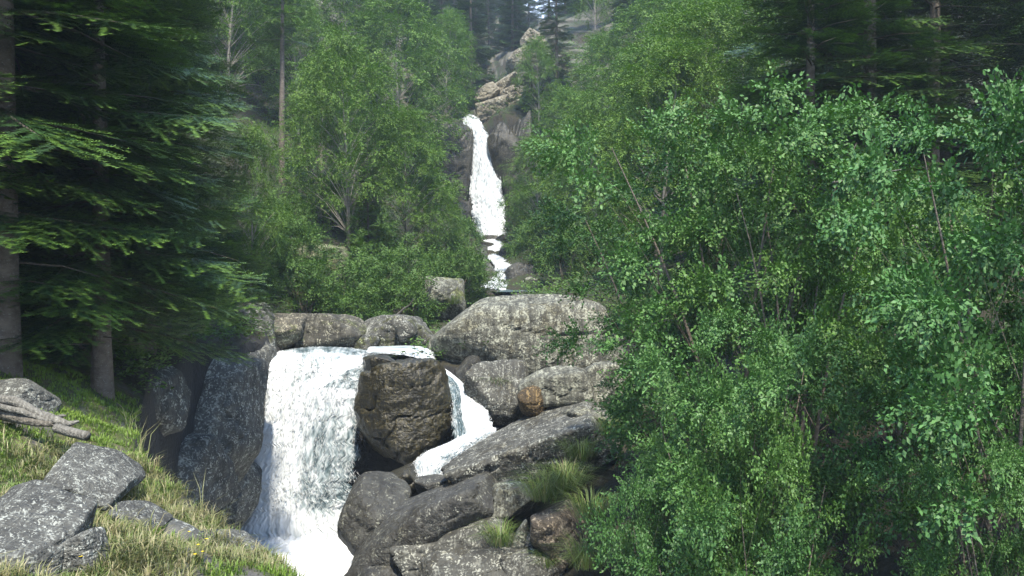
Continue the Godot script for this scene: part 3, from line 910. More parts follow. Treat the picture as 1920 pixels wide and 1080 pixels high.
# places a whorled crown: returns [trunk mesh, array of spray transforms, array of spray kinds]
func fir_plan(sd: int, h: float, r: float, first: float, thick: float, gap: float) -> Array:
	rng.seed = sd
	var wood := MB.new()
	var pts := []
	var rad := []
	for k in 12:
		var t := k / 11.0
		pts.append(Vector3(sin(t * 4.0 + sd) * 0.05, t * h - 0.3, cos(t * 3.0 + sd) * 0.05))
		rad.append(thick * (1.0 - 0.93 * t) + (0.06 * thick if k > 0 else 0.35 * thick))
	tube(wood, pts, rad, 9, lin(1, 1, 1), 0.05)
	var xs := []
	var y := first
	var turn := rnd(0, TAU)
	while y < h * 0.985:
		var t := y / h
		var l := r * pow(1.0 - t, 0.72) * rnd(0.85, 1.1) + 0.16
		var cnt := 5 if t < 0.8 else 4
		turn += rnd(0.5, 1.4)
		for k in cnt:
			if rng.randf() < 0.10:
				continue
			var a := turn + TAU * k / cnt + rnd(-0.25, 0.25)
			var ll := l * rnd(0.72, 1.12)
			var rise := lerpf(-0.10, 0.55, t * t) + rnd(-0.12, 0.10)
			var dir := Vector3(cos(a), rise, sin(a)).normalized()
			var bs := look_basis(dir, (Vector3.UP + rdir() * 0.35).normalized())
			xs.append(Transform3D(bs.scaled(Vector3(ll, ll, ll)), Vector3(0, y + rnd(-0.08, 0.08), 0)))
			# bare branch wood along the spray's stem
			var xf: Transform3D = xs[-1]
			tube(wood, [xf * Vector3(0, 0, 0), xf * Vector3(0.4, -0.03, 0.03), xf * Vector3(0.75, -0.075, 0.0)], [0.008 + 0.008 * ll, 0.006 * ll + 0.004, 0.003], 4, lin(0.6, 0.6, 0.6))
		y += gap * rnd(0.8, 1.2) * lerpf(1.0, 0.55, t)
	# dead snags below the crown
	for k in 8:
		var a := rnd(0, TAU)
		var yy := rnd(first * 0.35, first)
		var dir := Vector3(cos(a), rnd(-0.3, 0.1), sin(a)).normalized()
		var l := rnd(0.3, 0.8) * r * 0.5
		tube(wood, [Vector3(0, yy, 0), Vector3(0, yy, 0) + dir * l, Vector3(0, yy, 0) + dir * l * 1.6 + Vector3(0, -0.1, 0)], [0.014, 0.009, 0.003], 4, lin(0.8, 0.8, 0.8))
	return [wood.mesh(), xs, sd]

var fir_crowns := {}
var spray_meshes := []

func fir(called: String, label: String, group: String, at: Vector3, plan: Array, sprays: Array, turn: float, scale_: float, each: bool) -> Node3D:
	var o := base(called, at, turn)
	o.scale = Vector3.ONE * scale_
	part("trunk", plan[0], M.bark, o)
	var xs: Array = plan[1]
	if each:
		var cr := Node3D.new()
		cr.name = "crown"
		o.add_child(cr)
		for k in xs.size():
			var s := part("branch", spray_meshes[k % spray_meshes.size()], M.needle, cr)
			s.transform = xs[k]
	else:
		var key := [plan[2], sprays[0].get_instance_id()]
		if not fir_crowns.has(key):
			var cb := MB.new()
			for k in xs.size():
				cb.put(sprays[k % sprays.size()], xs[k])
			fir_crowns[key] = cb.mesh()
		part("crown", fir_crowns[key], M.needle, o)
	tag(o, label, "fir tree", group)
	return o

func plant(proto: Array, called: String, label: String, category: String, group: String, at: Vector3, turn: float, s: Vector3, wood := "bark", leaf_mat := "leaf") -> Node3D:
	var o := base(called, at, turn)
	o.scale = s
	part("trunk" if called.ends_with("tree") or called.ends_with("birch") else "stems", proto[0], M[wood], o)
	part("crown", proto[1], M[leaf_mat], o)
	tag(o, label, category, group)
	return o

func build_trees() -> void:
	# ---- spray meshes
	rng.seed = 900
	for k in 4:
		spray_meshes.append(fir_spray(NEEDLE, NEW_NEEDLE, 0.85, 1.7, 1.45).mesh())
	var near_sprays := []
	for k in 4:
		near_sprays.append(fir_spray(NEEDLE, NEW_NEEDLE, 0.30, 1.7, 1.7))
	var dark_sprays := []
	for k in 3:
		dark_sprays.append(fir_spray(NEEDLE, NEW_NEEDLE, 0.16, 1.7, 2.6))
	var far_sprays := []
	for k in 2:
		far_sprays.append(fir_spray(NEEDLE, NEW_NEEDLE, 0.12, 2.0, 4.2))
	var pa := fir_plan(31, 15.0, 3.0, 1.7, 0.17, 0.46)
	var pb := fir_plan(32, 17.0, 2.8, 2.2, 0.19, 0.50)
	var pc := fir_plan(33, 13.0, 2.6, 0.9, 0.14, 0.42)
	var g := "firs of the shaded wood beside the grassy bank"
	# x, depth, plan, scale, each branch its own part?
	var firs := [
		[-6.9, 12.0, pb, 1.0, true, "thick-trunked fir at the top edge of the grassy bank"],
		[-6.35, 13.6, pa, 0.85, true, "slim fir rising straight from the mossy slope below the thick-trunked fir"],
		[-7.1, 14.8, pc, 0.95, true, "young fir with low boughs between two slim trunks on the mossy slope"],
		[-7.75, 18.9, pa, 0.92, true, "fir whose boughs hang over the rock wall beside the lower fall"],
		[-9.6, 16.5, pb, 0.95, false, ""], [-11.5, 14.0, pa, 1.0, false, ""], [-10.6, 19.5, pc, 1.15, false, ""],
		[-9.2, 22.6, pb, 0.9, false, ""], [-12.8, 18.0, pb, 1.05, false, ""], [-11.6, 23.5, pa, 1.05, false, ""],
		[-14.5, 22.0, pb, 1.1, false, ""], [-10.2, 27.0, pc, 1.1, false, ""], [-13.5, 28.0, pb, 1.15, false, ""],
		[-17.0, 27.0, pa, 1.2, false, ""], [-15.0, 33.0, pb, 1.2, false, ""], [-18.5, 36.0, pa, 1.2, false, ""],
		[-20.5, 31.0, pb, 1.2, false, ""], [-22.0, 46.0, pa, 1.1, false, ""], [-19.0, 50.0, pb, 1.0, false, ""], [-24.0, 54.0, pb, 1.1, false, ""], [-8.6, 9.5, pa, 1.05, false, ""], [-9.0, 12.5, pc, 1.2, false, ""],
	]
	for k in firs.size():
		var q: Array = firs[k]
		var lb: String = q[5]
		fir("fir_tree", lb if lb != "" else "dark fir standing deep in the shaded wood behind the grassy bank", g, on_ground(q[0], q[1], 0.1), q[2], near_sprays if q[4] or k < 9 else dark_sprays, k * 1.7, q[3], q[4])
	# ---- firs above the scrub
	var gr := "firs rising behind the leafy scrub"
	var rf := [[8.0, 20.0, pb, 1.05, "thick-trunked fir with a bare grey stem behind the leafy scrub"], [6.4, 19.0, pa, 0.9, "slimmer fir just beside the bare grey stem behind the scrub"], [10.6, 22.5, pc, 1.3, "fir with a thin dark trunk at the upper edge of the scrub"],
		[12.6, 26.0, pa, 1.2, ""], [9.6, 27.0, pb, 1.15, ""], [14.5, 21.0, pb, 1.2, ""], [13.0, 31.0, pa, 1.2, ""], [16.5, 27.0, pb, 1.2, ""]]
	for k in rf.size():
		var q: Array = rf[k]
		fir("fir_tree", q[4] if q[4] != "" else "dark fir in the wood on the slope behind the leafy scrub", gr, on_ground(q[0], q[1], 0.1), q[2], near_sprays if k < 3 else dark_sprays, k * 2.1 + 0.4, q[3], k < 2)
	# ---- spruces on the far slopes
	var fa := fir_plan(41, 14.0, 2.6, 1.0, 0.2, 0.75)
	var fb := fir_plan(42, 12.0, 2.1, 0.8, 0.17, 0.7)
	rng.seed = 77
	var gf := "small dark spruces on the far slopes"
	var spots := []
	for k in 900:
		if spots.size() >= 96:
			break
		var d := rnd(72.0, 170.0)
		var px := rnd(380.0, 1260.0) if k % 3 > 0 else rnd(780.0, 975.0)
		var x := (px - 960.0) / F * d
		if px > 885 and px < 1060 and d < 96.0:
			continue
		var ok := true
		for s in spots:
			if s.distance_to(Vector2(x, d)) < 3.0 + d * 0.012:
				ok = false
		if ok:
			spots.append(Vector2(x, d))
	for k in spots.size():
		var s: Vector2 = spots[k]
		fir("spruce_tree", "small dark spruce on the steep slope beyond the upper fall", gf, on_ground(s.x, s.y, 0.2), fa if k % 2 == 0 else fb, far_sprays, k * 1.3, rnd(0.75, 1.15), false)
	fir("pine_tree", "dark pine standing on the ridge against the strip of sky", "", on_ground(8.6, 128.0, 0.3), fb, far_sprays, 0.5, 1.05, false)
	fir("pine_tree", "dark pine beside the reddish crag on the far ridge", "", on_ground(17.0, 118.0, 0.3), fa, far_sprays, 1.5, 1.0, false)
	fir("pine_tree", "sparse dark pine in front of the pale outcrop", "", on_ground(3.5, 70.5, 0.3), fb, far_sprays, 2.5, 0.95, false)
	fir("pine_tree", "thin pine beside the sparse one at the foot of the outcrop", "", on_ground(1.5, 69.5, 0.3), fb, far_sprays, 3.5, 0.55, false)
	fir("pine_tree", "bushy young pine among pale green trees above the lip pool", "", on_ground(-6.0, 37.0, 0.2), pc, dark_sprays, 0.2, 0.45, false)

	# ---- broadleaved trees
	var mid_a := lin(0.082, 0.172, 0.020)
	var mid_z := lin(0.132, 0.232, 0.034)
	var birch := []
	for k in 3:
		birch.append(broadleaf(600 + k, {h = 9.0, thick = 0.11, low = 0.12, r = 2.5, clumps = 84, clump_r = 0.72, twigs = 46, leaves = 18, twig = 0.45, leaf = 0.078, a = mid_a, z = mid_z, droop = 0.35, lift = -0.15, flat = 0.8, pow = 0.75, p0 = 0.2}))
	var gb := "pale green trees around the two falls"
	# [px, py of the foot, depth, height m, wide factor, kind, label]
	var trees := [
		[470, 440, 29.0, 5.6, 0.75, 0, "thin pale tree with bare twisted lower branches at the edge of the fir wood"],
		[655, 480, 38.0, 9.2, 0.95, 1, "bright green pointed tree standing above the mossy boulder"],
		[760, 470, 40.0, 7.0, 1.15, 2, "bright green broad tree leaning toward the black cliff"],
		[600, 470, 42.0, 7.5, 1.0, 0, "light green tree behind the mossy boulder"],
		[820, 500, 42.0, 5.0, 1.0, 1, "low light green tree beside the upper stream's wooded bank"],
		[740, 300, 62.0, 13.0, 1.25, 2, "great spreading grey-green tree on the slope above the black cliff"],
		[640, 280, 64.0, 13.0, 1.1, 0, "tall grey-green tree beside the great spreading one"],
		[560, 330, 58.0, 10.0, 1.0, 1, "grey-green tree near the bare pine trunk"],
		[835, 260, 70.0, 9.0, 1.0, 1, "soft green tree on top of the black cliff"],
		[1115, 190, 82.0, 9.0, 0.9, 1, "slender pale tree growing beside the upper rib of rock"],
		[1010, 460, 54.0, 6.5, 1.25, 0, "rounded light green tree overhanging the rapid"],
		[1060, 400, 58.0, 8.0, 1.2, 2, "light green tree on the slope beside the upper fall"],
		[1120, 480, 44.0, 8.0, 1.2, 1, "feathery green tree above the tan sunlit rock"],
		[1190, 430, 46.0, 9.5, 1.15, 0, "tall feathery green tree on the open slope"],
		[1130, 330, 62.0, 10.0, 1.2, 2, "hazy green tree below the slender pale one"],
		[1240, 300, 60.0, 11.0, 1.2, 1, "hazy green tree high on the open slope"],
		[1300, 380, 44.0, 11.0, 1.2, 2, "tall green tree where the scrub meets the firs"],
		[1390, 300, 40.0, 10.0, 1.2, 0, "yellowish green tree in front of the slope firs"],
		[1010, 330, 68.0, 6.0, 1.0, 1, "small green tree at the foot of the pale outcrop"],
		[1240, 560, 32.0, 8.5, 1.15, 1, "feathery tree rising behind the huge pale boulder"],
		[1330, 520, 34.0, 9.5, 1.2, 0, "feathery tree behind the tall leafy scrub"],
		[500, 250, 72.0, 11.0, 1.1, 2, "grey-green tree high above the fir wood"],
		[430, 250, 56.0, 11.0, 1.2, 1, "soft green tree filling the gap beside the fir wood"],
		[455, 200, 66.0, 12.0, 1.2, 0, "soft green tree on the upper slope behind the fir wood"],
		[395, 200, 62.0, 12.0, 1.2, 2, "soft green tree showing over the edge of the fir wood"],
	]
	for k in trees.size():
		var q: Array = trees[k]
		var x: float = (q[0] - 960.0) / F * q[2]
		var s: float = q[3] / 9.0
		plant(birch[q[5]], "birch_tree", q[6], "tree", gb, on_ground(x, q[2], 0.1), k * 2.3, Vector3(s * q[4], s, s * q[4]), "pale_bark", "leaf_soft")
	# tall pine with a bare pale trunk
	fir("pine_tree", "tall pine with a bare pale trunk between the fir wood and the pale trees", "", on_ground(-11.6, 45.0, 0.2), fir_plan(55, 15.0, 2.2, 7.5, 0.17, 0.7), dark_sprays, 0.0, 1.0, false)

	var low_shrub := []
	for k in 2:
		low_shrub.append(broadleaf(650 + k, {h = 1.9, thick = 0.03, stems = 4, lean = 0.35, low = 0.1, r = 1.0, clumps = 22, clump_r = 0.40, twigs = 34, leaves = 16, twig = 0.35, leaf = 0.07, a = lin(0.060, 0.135, 0.022), z = lin(0.105, 0.195, 0.036), droop = 0.2, flat = 0.7, pow = 0.5, p0 = 0.3}))
	var gw := "low shrubs on the wooded slope behind the lip pool"
	rng.seed = 655
	var sh := [[470, 570, 30], [520, 530, 31], [560, 520, 32], [640, 560, 31], [690, 540, 33], [740, 540, 34], [570, 585, 30], [660, 590, 30], [780, 530, 36], [850, 510, 38], [880, 490, 42], [830, 480, 42], [700, 500, 37], [540, 480, 36], [480, 500, 33], [640, 450, 42], [870, 440, 52], [880, 540, 39], [760, 560, 32]]
	for q in sh:
		var x: float = (q[0] - 960.0) / F * q[2]
		var sc := rnd(0.8, 1.25)
		plant(low_shrub[rng.randi() % 2], "low_shrub", "low leafy shrub among the boulders of the wooded slope", "shrub", gw, on_ground(x, q[2], 0.1), rnd(0, 6), Vector3(sc, sc, sc), "bark", "leaf_soft")
	var gw2 := "low shrubs beside the upper stream under the feathery trees"
	for q in [[1000, 500, 48], [1040, 500, 47], [1090, 510, 45], [1130, 530, 42], [1180, 540, 38], [990, 450, 56], [1040, 450, 53], [1100, 470, 50], [985, 400, 62], [1010, 380, 64], [1160, 500, 44], [1060, 540, 41]]:
		var x: float = (q[0] - 960.0) / F * q[2]
		var sc := rnd(0.9, 1.5)
		plant(low_shrub[rng.randi() % 2], "low_shrub", "low leafy shrub on the open bank of the upper stream", "shrub", gw2, on_ground(x, q[2], 0.1), rnd(0, 6), Vector3(sc, sc, sc), "bark", "leaf_soft")
	# ---- leafy scrub close by
	var sa := lin(0.056, 0.142, 0.030)
	var sz := lin(0.100, 0.212, 0.052)
	var scrub := []
	for k in 3:
		scrub.append(broadleaf(700 + k, {h = 4.6, thick = 0.05, stems = 4, lean = 0.28, low = 0.16, r = 1.7, clumps = 46, clump_r = 0.46, twigs = 62, leaves = 16, twig = 0.28, leaf = 0.055, slim = 0.66, a = sa, z = sz, droop = 0.25, flat = 0.42, pow = 0.6, p0 = 0.25, rise = 0.8}))
	var gs := "leafy scrub on the open bank"
	# [px, py of the top, depth, height, wide, kind, label]
	var bushes := [
		[1380, 170, 14.5, 5.6, 1.0, 0, "tallest leafy bush, its crown reaching up to the firs' stems"],
		[1265, 330, 16.0, 5.2, 0.9, 1, "leafy bush spreading over the side of the huge pale boulder"],
		[1500, 270, 13.5, 5.2, 0.85, 2, "leafy bush with a pale dead branch across its top"],
		[1690, 360, 14.5, 4.6, 0.8, 0, "leafy bush below the gap of dark fir stems"],
		[1255, 520, 17.5, 3.4, 0.8, 2, "small-leaved bush hanging down beside the lichened rocks"],
		[1420, 590, 11.0, 4.0, 0.85, 1, "dense leafy bush under the tallest one"],
		[1370, 690, 11.0, 3.6, 0.95, 2, "low leafy bush bulging toward the pool's rocks"],
		[1270, 860, 10.5, 2.6, 0.85, 0, "lowest leafy bush beside the reddish brown rock"],
		[1440, 790, 9.5, 3.0, 0.8, 1, "leafy bush in the hollow below the dense one"],
		[1800, 330, 10.5, 5.0, 0.75, 1, "tall leafy bush at the outer end of the scrub"],
		[1900, 150, 9.5, 5.6, 0.8, 2, "leafy tree-like bush whose twigs hang before the firs"],
		[1850, 600, 9.5, 3.6, 0.7, 2, "broad leafy bush under the tree-like one"],
		[1890, 820, 8.5, 3.0, 0.65, 0, "leafy bush low at the scrub's outer end"],
		[1380, 950, 9.0, 2.4, 1.15, 2, "small leafy bush under the lowest scrub"],
	]
	for k in bushes.size():
		var q: Array = bushes[k]
		var top := P(q[0], q[1], q[2])
		var s: float = q[3] / 4.6
		var foot := Vector3(top.x, top.y - q[3], top.z)
		var gy := ground_y(top.x, -top.z)
		foot.y = minf(foot.y, gy + 0.02) if foot.y > gy else foot.y
		var tall := (top.y - foot.y) / 4.6
		plant(scrub[q[5]], "leafy_bush", q[6], "bush", gs, Vector3(top.x, foot.y, top.z), k * 1.9, Vector3(s * q[4], tall, s * q[4]), "bark", "leaf%d" % ((k * 7 + k / 3) % 4))

# ------------------------------------------------------------------ ground cover
func blade(b: MB, at: Vector3, dir: Vector3, h: float, w: float, bend: float, col: Color) -> void:
	var side := Vector3(-dir.z, 0, dir.x).normalized()
	if side.length() < 0.5:
		side = Vector3.RIGHT
	var mid := at + Vector3.UP * h * 0.55 + dir * h * bend * 0.3
	var tip := at + Vector3.UP * h * (1.0 - bend * 0.45) + dir * h * bend
	var n := (side.cross(mid - at)).normalized()
	if n.y < 0.0:
		n = -n
	b.quad(at - side * w, mid - side * w * 0.8, mid + side * w * 0.8, at + side * w, n, col)
	b.tri(mid - side * w * 0.8, tip, mid + side * w * 0.8, (n + Vector3.UP * 0.4).normalized(), col)

func tuft(count: int, h: float, w: float, spread: float, bend: float, a: Color, z: Color, dry: float) -> MB:
	var b := MB.new()
	for k in count:
		var ang := rnd(0, TAU)
		var dir := Vector3(cos(ang), 0, sin(ang))
		var col := tint_of(a, z)
		if rng.randf() < dry:
			col = tint_of(lin(0.24, 0.21, 0.10), lin(0.33, 0.30, 0.17))
		blade(b, dir * spread * rng.randf(), dir, h * rnd(0.45, 1.1), w, bend * rnd(0.3, 1.2), col)
	return b

func build_cover() -> void:
	# turf of the near bank
	rng.seed = 321
	var kinds := []
	for k in 5:
		kinds.append(tuft(13, 0.085, 0.0035, 0.05, 0.8, lin(0.085, 0.145, 0.024), lin(0.14, 0.20, 0.04), 0.12))
	var dry := []
	for k in 4:
		dry.append(tuft(15, 0.15, 0.0030, 0.05, 0.9, lin(0.12, 0.15, 0.045), lin(0.20, 0.20, 0.08), 0.5))
	var lush := []
	for k in 3:
		lush.append(tuft(12, 0.07, 0.0045, 0.06, 0.7, lin(0.11, 0.19, 0.022), lin(0.16, 0.25, 0.035), 0.0))
	var b := MB.new()
	var n := 0
	for k in 40000:
		if n > 8200:
			break
		var d := 4.6 + 9.6 * pow(rng.randf(), 1.35)
		var s := section(d)
		var x := rnd(-0.66 * d - 0.3, s[3].x + 0.25)
		if x < s[1].x:
			continue
		var r := n_mid.get_noise_3d(x * 1.7 + 40.0, ground_y(x, d) * 1.7, d * 1.7)
		if r > 0.20 and d < 9.0 and rng.randf() < 0.85:
			continue
		n += 1
		var p := on_ground(x, d, 0.015)
		var patch := n_mid.get_noise_2d(x * 0.9 + 11.0, d * 0.9)
		var set_: Array = kinds
		if d > 9.3:
			set_ = lush
		elif patch > 0.08 and rng.randf() < 0.75:
			set_ = dry
		elif patch < -0.25:
			set_ = lush
		var bs := Basis(Vector3.UP, rnd(0, TAU)).scaled(Vector3.ONE * rnd(0.6, 1.35))
		b.put(set_[rng.randi() % set_.size()], Transform3D(bs, p))
	for q in [[120, 905, 30], [60, 880, 24], [190, 925, 26], [230, 990, 30], [150, 985, 20], [30, 850, 24], [110, 850, 26], [300, 945, 24], [330, 985, 24], [215, 1040, 30], [250, 870, 24], [360, 1000, 26], [400, 1010, 26], [300, 1050, 30]]:
		var h0 := hit(q[0], q[1] + 8.0, 3.5, 14.0)
		for j in q[2]:
			var x2 := h0.x + rnd(-0.22, 0.22)
			var d3 := -h0.z + rnd(-0.22, 0.22)
			var pick: Array = dry if rng.randf() < 0.6 else kinds
			b.put(pick[rng.randi() % pick.size()], Transform3D(Basis(Vector3.UP, rnd(0, TAU)).scaled(Vector3.ONE * rnd(0.9, 1.7)), on_ground(x2, d3, 0.01)))
	var g := part("grass", b.mesh(), M.grass, self)
	g.set_meta("kind", "stuff")
	g.set_meta("label", "short green and straw-coloured turf on the sloping bank")
	g.set_meta("category", "grass")
	# plants under the trees of both slopes
	rng.seed = 322
	var low := []
	for k in 8:
		low.append(twig(16, 0.5, 0.085, 0.05, lin(0.052, 0.118, 0.020), lin(0.100, 0.185, 0.034), 0.3))
	var u := MB.new()
	for k in 6500:
		var d := 25.6 + 55.0 * pow(rng.randf(), 1.5)
		var px := rnd(420, 1500)
		var x := (px - 960.0) / F * d
		var s := section(d)
		if x > s[4].x - 0.5 and x < s[6].x + 0.5:
			continue
		if n_mid.get_noise_2d(x * 0.4, d * 0.4) < -0.22:
			continue
		var ang := rnd(0, TAU)
		var dir := Vector3(cos(ang), rnd(0.2, 1.2), sin(ang))
		var sc := rnd(0.7, 1.5) * (1.0 + (d - 25.0) * 0.012)
		u.put(low[rng.randi() % 8], Transform3D(look_basis(dir, Vector3.UP).scaled(Vector3.ONE * sc), on_ground(x, d, 0.02) + Vector3.UP * rnd(0.0, 0.35)))
	for k in 1500:
		var d := rnd(14.5, 30.0)
		var x := (rnd(200, 500) - 960.0) / F * d
		if x > section(d)[3].x - 0.1:
			continue
		var ang := rnd(0, TAU)
		u.put(low[rng.randi() % 8], Transform3D(look_basis(Vector3(cos(ang), rnd(0.2, 1.0), sin(ang)), Vector3.UP).scaled(Vector3.ONE * rnd(0.6, 1.2)), on_ground(x, d, 0.02) + Vector3.UP * rnd(0.0, 0.25)))
	var un := part("undergrowth", u.mesh(), M.leaf_soft, self)
	un.set_meta("kind", "stuff")
	un.set_meta("label", "low leafy plants carpeting the wooded slopes")
	un.set_meta("category", "undergrowth")
	# hanging grass tufts on the rocks
	rng.seed = 323
	var gt := "grass tufts growing on the rocks"
	var tl := [
		[930, 716, 24.0, 0.55, 26, "bright grass tuft hanging from a crack under the huge pale boulder"],
		[1022, 925, 17.6, 0.75, 60, "large bright grass tuft above the reddish brown rock"],
		[1060, 905, 17.6, 0.75, 60, "grass tuft merging into the scrub above the reddish brown rock"],
		[940, 1010, 17.4, 0.60, 40, "grass tuft hanging beside the bone-white stone"],
		[1025, 1050, 16.6, 0.45, 26, "small grass tuft at the foot of the reddish brown rock"],
		[1090, 850, 19.0, 0.7, 46, "tall grass tuft on the upper end of the lichen-freckled slab"],
		[1150, 810, 19.5, 0.7, 46, "tall grass tuft between the freckled slab and the scrub"],
		[1110, 960, 16.5, 0.7, 46, "grass tuft at the scrub's edge beside the reddish brown rock"],
		[1100, 1050, 15.8, 0.7, 46, "grass tuft at the lower scrub edge near the pool outlet"],
		[850, 560, 33.0, 0.6, 30, "pale grass tuft beside the big domed boulder"],
		[1010, 575, 26.5, 0.5, 30, "brownish grass tuft on top of the huge pale boulder"],
		[930, 600, 25.6, 0.35, 20, "dry yellow tuft in the face of the huge pale boulder"],
	]
	for q in tl:
		var t := tuft(q[4] * 7, q[3], 0.0045, q[3] * 0.5, 1.25, lin(0.10, 0.17, 0.035), lin(0.17, 0.24, 0.06), 0.10)
		var o := base("grass_tuft", P(q[0], q[1] + 10.0, q[2]))
		part("leaves", t.mesh(), M.grass, o)
		tag(o, q[5], "grass tuft", gt)
	# stalks along the rim
	rng.seed = 324
	var st := MB.new()
	for k in 90:
		var d := rnd(7.5, 12.0)
		var s := section(d)
		var x: float = s[3].x + rnd(-0.15, 0.15)
		var p := on_ground(x, d, 0.05)
		var ang := rnd(0, TAU)
		blade(st, p, Vector3(cos(ang), 0, sin(ang)), rnd(0.25, 0.6), 0.004, rnd(0.2, 0.7), tint_of(lin(0.22, 0.24, 0.10), lin(0.34, 0.32, 0.18)))
	var so := part("grass", st.mesh(), M.grass, self)
	so.set_meta("kind", "stuff")
	so.set_meta("label", "thin seed stalks fringing the rim of the bank")
	so.set_meta("category", "grass")
	# yellow flowers
	rng.seed = 325
	var fl := MB.new()
	for k in 5:
		var a := TAU * k / 5.0
		leaf(fl, Vector3(0, 0.10, 0), Vector3(cos(a), 0.35, sin(a)).normalized(), Vector3.UP, 0.014, 0.013, lin(0.75, 0.55, 0.02))
	var stem := MB.new()
	blade(stem, Vector3.ZERO, Vector3(0.1, 0, 0.1), 0.105, 0.0015, 0.05, lin(0.08, 0.13, 0.03))
	var fm := fl.mesh()
	var sm := stem.mesh()
	for q in [[170, 962], [178, 975], [118, 988], [114, 1000], [372, 1040], [380, 1056], [366, 1062], [152, 1072], [355, 1010], [388, 1030]]:
		var p := hit(q[0], q[1] + 12.0, 3.5, 14.0)
		var o := base("yellow_flower", p, rnd(0, 6))
		part("petals", fm, M.grass, o)
		part("stem", sm, M.grass, o)
		tag(o, "tiny yellow wildflower standing in the turf of the bank", "flower", "yellow wildflowers in the turf")
	# driftwood
	rng.seed = 326
	var log_ := base("driftwood_log", P(60, 780, 9.0))
	var w := MB.new()
	var rel := func(px: float, py: float, d: float) -> Vector3:
		return P(px, py, d) - log_.position
	tube(w, [rel.call(-80, 756, 9.3), rel.call(-20, 762, 9.2), rel.call(36, 770, 9.15), rel.call(72, 782, 9.0), rel.call(104, 793, 9.0)], [0.07, 0.085, 0.095, 0.07, 0.04], 14, lin(0.9, 0.9, 0.9), 0.3)
	tube(w, [rel.call(-80, 742, 9.2), rel.call(-10, 746, 9.1), rel.call(30, 752, 9.0), rel.call(62, 770, 8.95), rel.call(84, 784, 8.95)], [0.03, 0.04, 0.055, 0.05, 0.02], 9, lin(1.1, 1.08, 1.05), 0.3)
	tube(w, [rel.call(-80, 772, 9.1), rel.call(-10, 772, 9.0), rel.call(30, 784, 8.95), rel.call(66, 792, 8.9), rel.call(112, 796, 8.9)], [0.05, 0.055, 0.045, 0.04, 0.02], 9, lin(0.8, 0.76, 0.72), 0.3)
	tube(w, [rel.call(-60, 760, 9.0), rel.call(0, 762, 8.93), rel.call(40, 772, 8.9), rel.call(90, 790, 8.9)], [0.02, 0.03, 0.032, 0.014], 7, lin(1.15, 1.15, 1.1), 0.35)
	part("body", w.mesh(), M.driftwood, log_)
	var w2 := MB.new()
	tube(w2, [rel.call(85, 784, 9.0), rel.call(108, 790, 8.9), rel.call(128, 796, 8.9), rel.call(148, 790, 8.9)], [0.055, 0.05, 0.035, 0.012], 8, lin(1.05, 1.05, 1.05), 0.25)
	part("broken_end", w2.mesh(), M.driftwood, log_)
	var w3 := MB.new()
	tube(w3, [rel.call(100, 786, 9.0), rel.call(116, 780, 9.0), rel.call(124, 779, 9.0)], [0.03, 0.022, 0.008], 7, lin(0.7, 0.7, 0.7), 0.2)
	part("stub", w3.mesh(), M.driftwood, log_)
	tag(log_, "weathered grey driftwood log with a splintered end lying on the bank", "log")
	var l2 := base("cut_log", P(135, 812, 8.7))
	var w4 := MB.new()
	tube(w4, [P(104, 802, 8.75) - l2.position, P(134, 811, 8.7) - l2.position, P(165, 818, 8.65) - l2.position], [0.045, 0.048, 0.045], 12, lin(1.1, 1.1, 1.05), 0.06)
	part("wood", w4.mesh(), M.driftwood, l2)
	tag(l2, "short sawn grey log lying below the driftwood's splintered end", "log")
	var sk := base("stick", P(175, 848, 8.3))
	var w5 := MB.new()
	tube(w5, [P(158, 833, 8.35) - sk.position, P(172, 844, 8.3) - sk.position, P(184, 852, 8.25) - sk.position, P(193, 862, 8.2) - sk.position], [0.014, 0.012, 0.011, 0.007], 6, lin(1.3, 1.3, 1.25), 0.1)
	part("wood", w5.mesh(), M.driftwood, sk)
	tag(sk, "thin bleached stick lying on the grey slab", "stick")
	# dead branches that stand out pale
	var db := [
		[[[745, 590], [758, 578], [768, 572], [776, 560]], 29.0, 0.035, "curved bleached branch lying above the layered grey boulder"],
		[[[1560, 342], [1600, 336], [1640, 326], [1690, 318]], 12.6, 0.022, "pale dead branch lying across the leafy bush tops"],
		[[[1700, 420], [1760, 440], [1800, 470]], 12.0, 0.014, "thin dead branch curving down inside the scrub"],
		[[[1830, 300], [1870, 285], [1925, 262]], 9.6, 0.012, "thin bare branch under the tree-like bush"],
	]
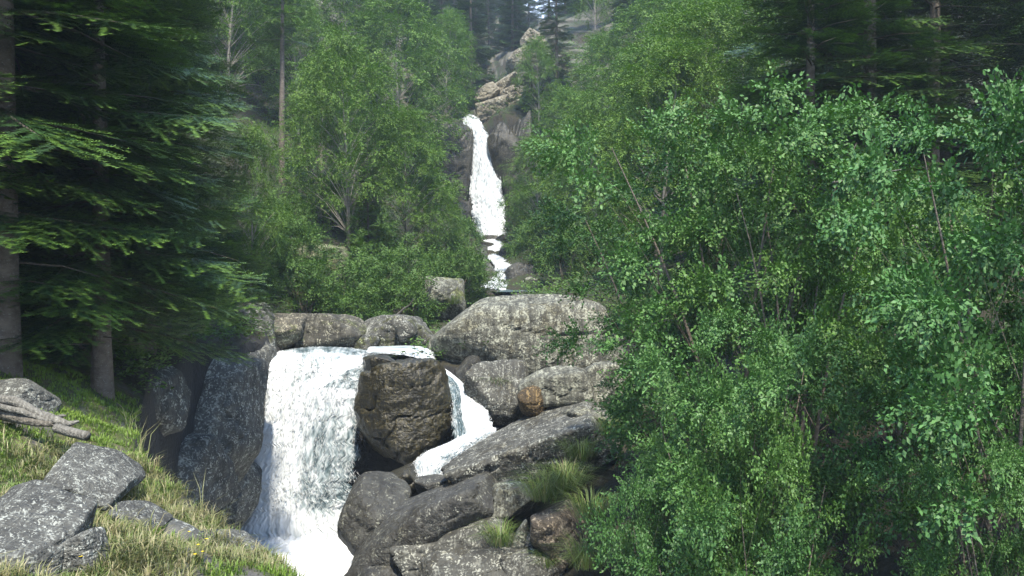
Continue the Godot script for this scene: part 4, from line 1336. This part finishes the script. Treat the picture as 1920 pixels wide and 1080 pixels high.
	for q in db:
		var pts := []
		var rad := []
		var o := base("dead_branch", P(q[0][0][0], q[0][0][1], q[1]))
		for k in q[0].size():
			pts.append(P(q[0][k][0], q[0][k][1], q[1] - 0.1 * k) - o.position)
			rad.append(q[2] * (1.0 - 0.2 * k))
		var wb := MB.new()
		tube(wb, pts, rad, 7, lin(1, 1, 1), 0.1)
		part("wood", wb.mesh(), M.driftwood, o)
		tag(o, q[3], "branch")

func _ready() -> void:
	# ---- camera
	var cam := Camera3D.new()
	cam.name = "camera"
	add_child(cam)
	cam.transform = Transform3D(cam_basis, EYE)
	cam.fov = rad_to_deg(2.0 * atan(540.0 / F))
	cam.near = 0.1
	cam.far = 900.0
	cam.current = true
	# ---- sky and sun
	var sky_mat := ProceduralSkyMaterial.new()
	sky_mat.sky_top_color = Color(0.50, 0.62, 0.80)
	sky_mat.sky_horizon_color = Color(0.86, 0.90, 0.95)
	sky_mat.sky_curve = 0.25
	sky_mat.ground_bottom_color = Color(0.25, 0.27, 0.22)
	sky_mat.ground_horizon_color = Color(0.6, 0.65, 0.66)
	sky_mat.sun_angle_max = 1.0
	var sky := Sky.new()
	sky.sky_material = sky_mat
	var env := Environment.new()
	env.background_mode = Environment.BG_SKY
	env.sky = sky
	env.background_energy_multiplier = 1.35
	env.tonemap_mode = Environment.TONE_MAPPER_LINEAR
	env.tonemap_exposure = 2.65
	env.sdfgi_enabled = true
	env.ssao_enabled = true
	env.ssil_enabled = true
	env.fog_enabled = true
	env.fog_density = 0.0008
	env.fog_light_color = Color(0.80, 0.88, 0.95)
	var we := WorldEnvironment.new()
	we.name = "environment"
	we.environment = env
	add_child(we)
	var sun := DirectionalLight3D.new()
	sun.name = "sun"
	add_child(sun)
	sun.look_at_from_position(Vector3.ZERO, Vector3(-0.07, -0.86, -0.46), Vector3.UP)
	sun.light_color = Color(1.0, 0.96, 0.89)
	sun.light_energy = 1.1
	sun.light_angular_distance = 2.5
	sun.shadow_enabled = true
	# ---- noises
	n_big = noise(0.22, 3, 5)
	n_mid = noise(0.8, 3, 6)
	n_fine = noise(2.6, 2, 7)
	n_warp = noise(0.35, 2, 8)
	make_materials()
	build_terrain()
	build_rocks()
	build_water()
	build_trees()
	build_cover()
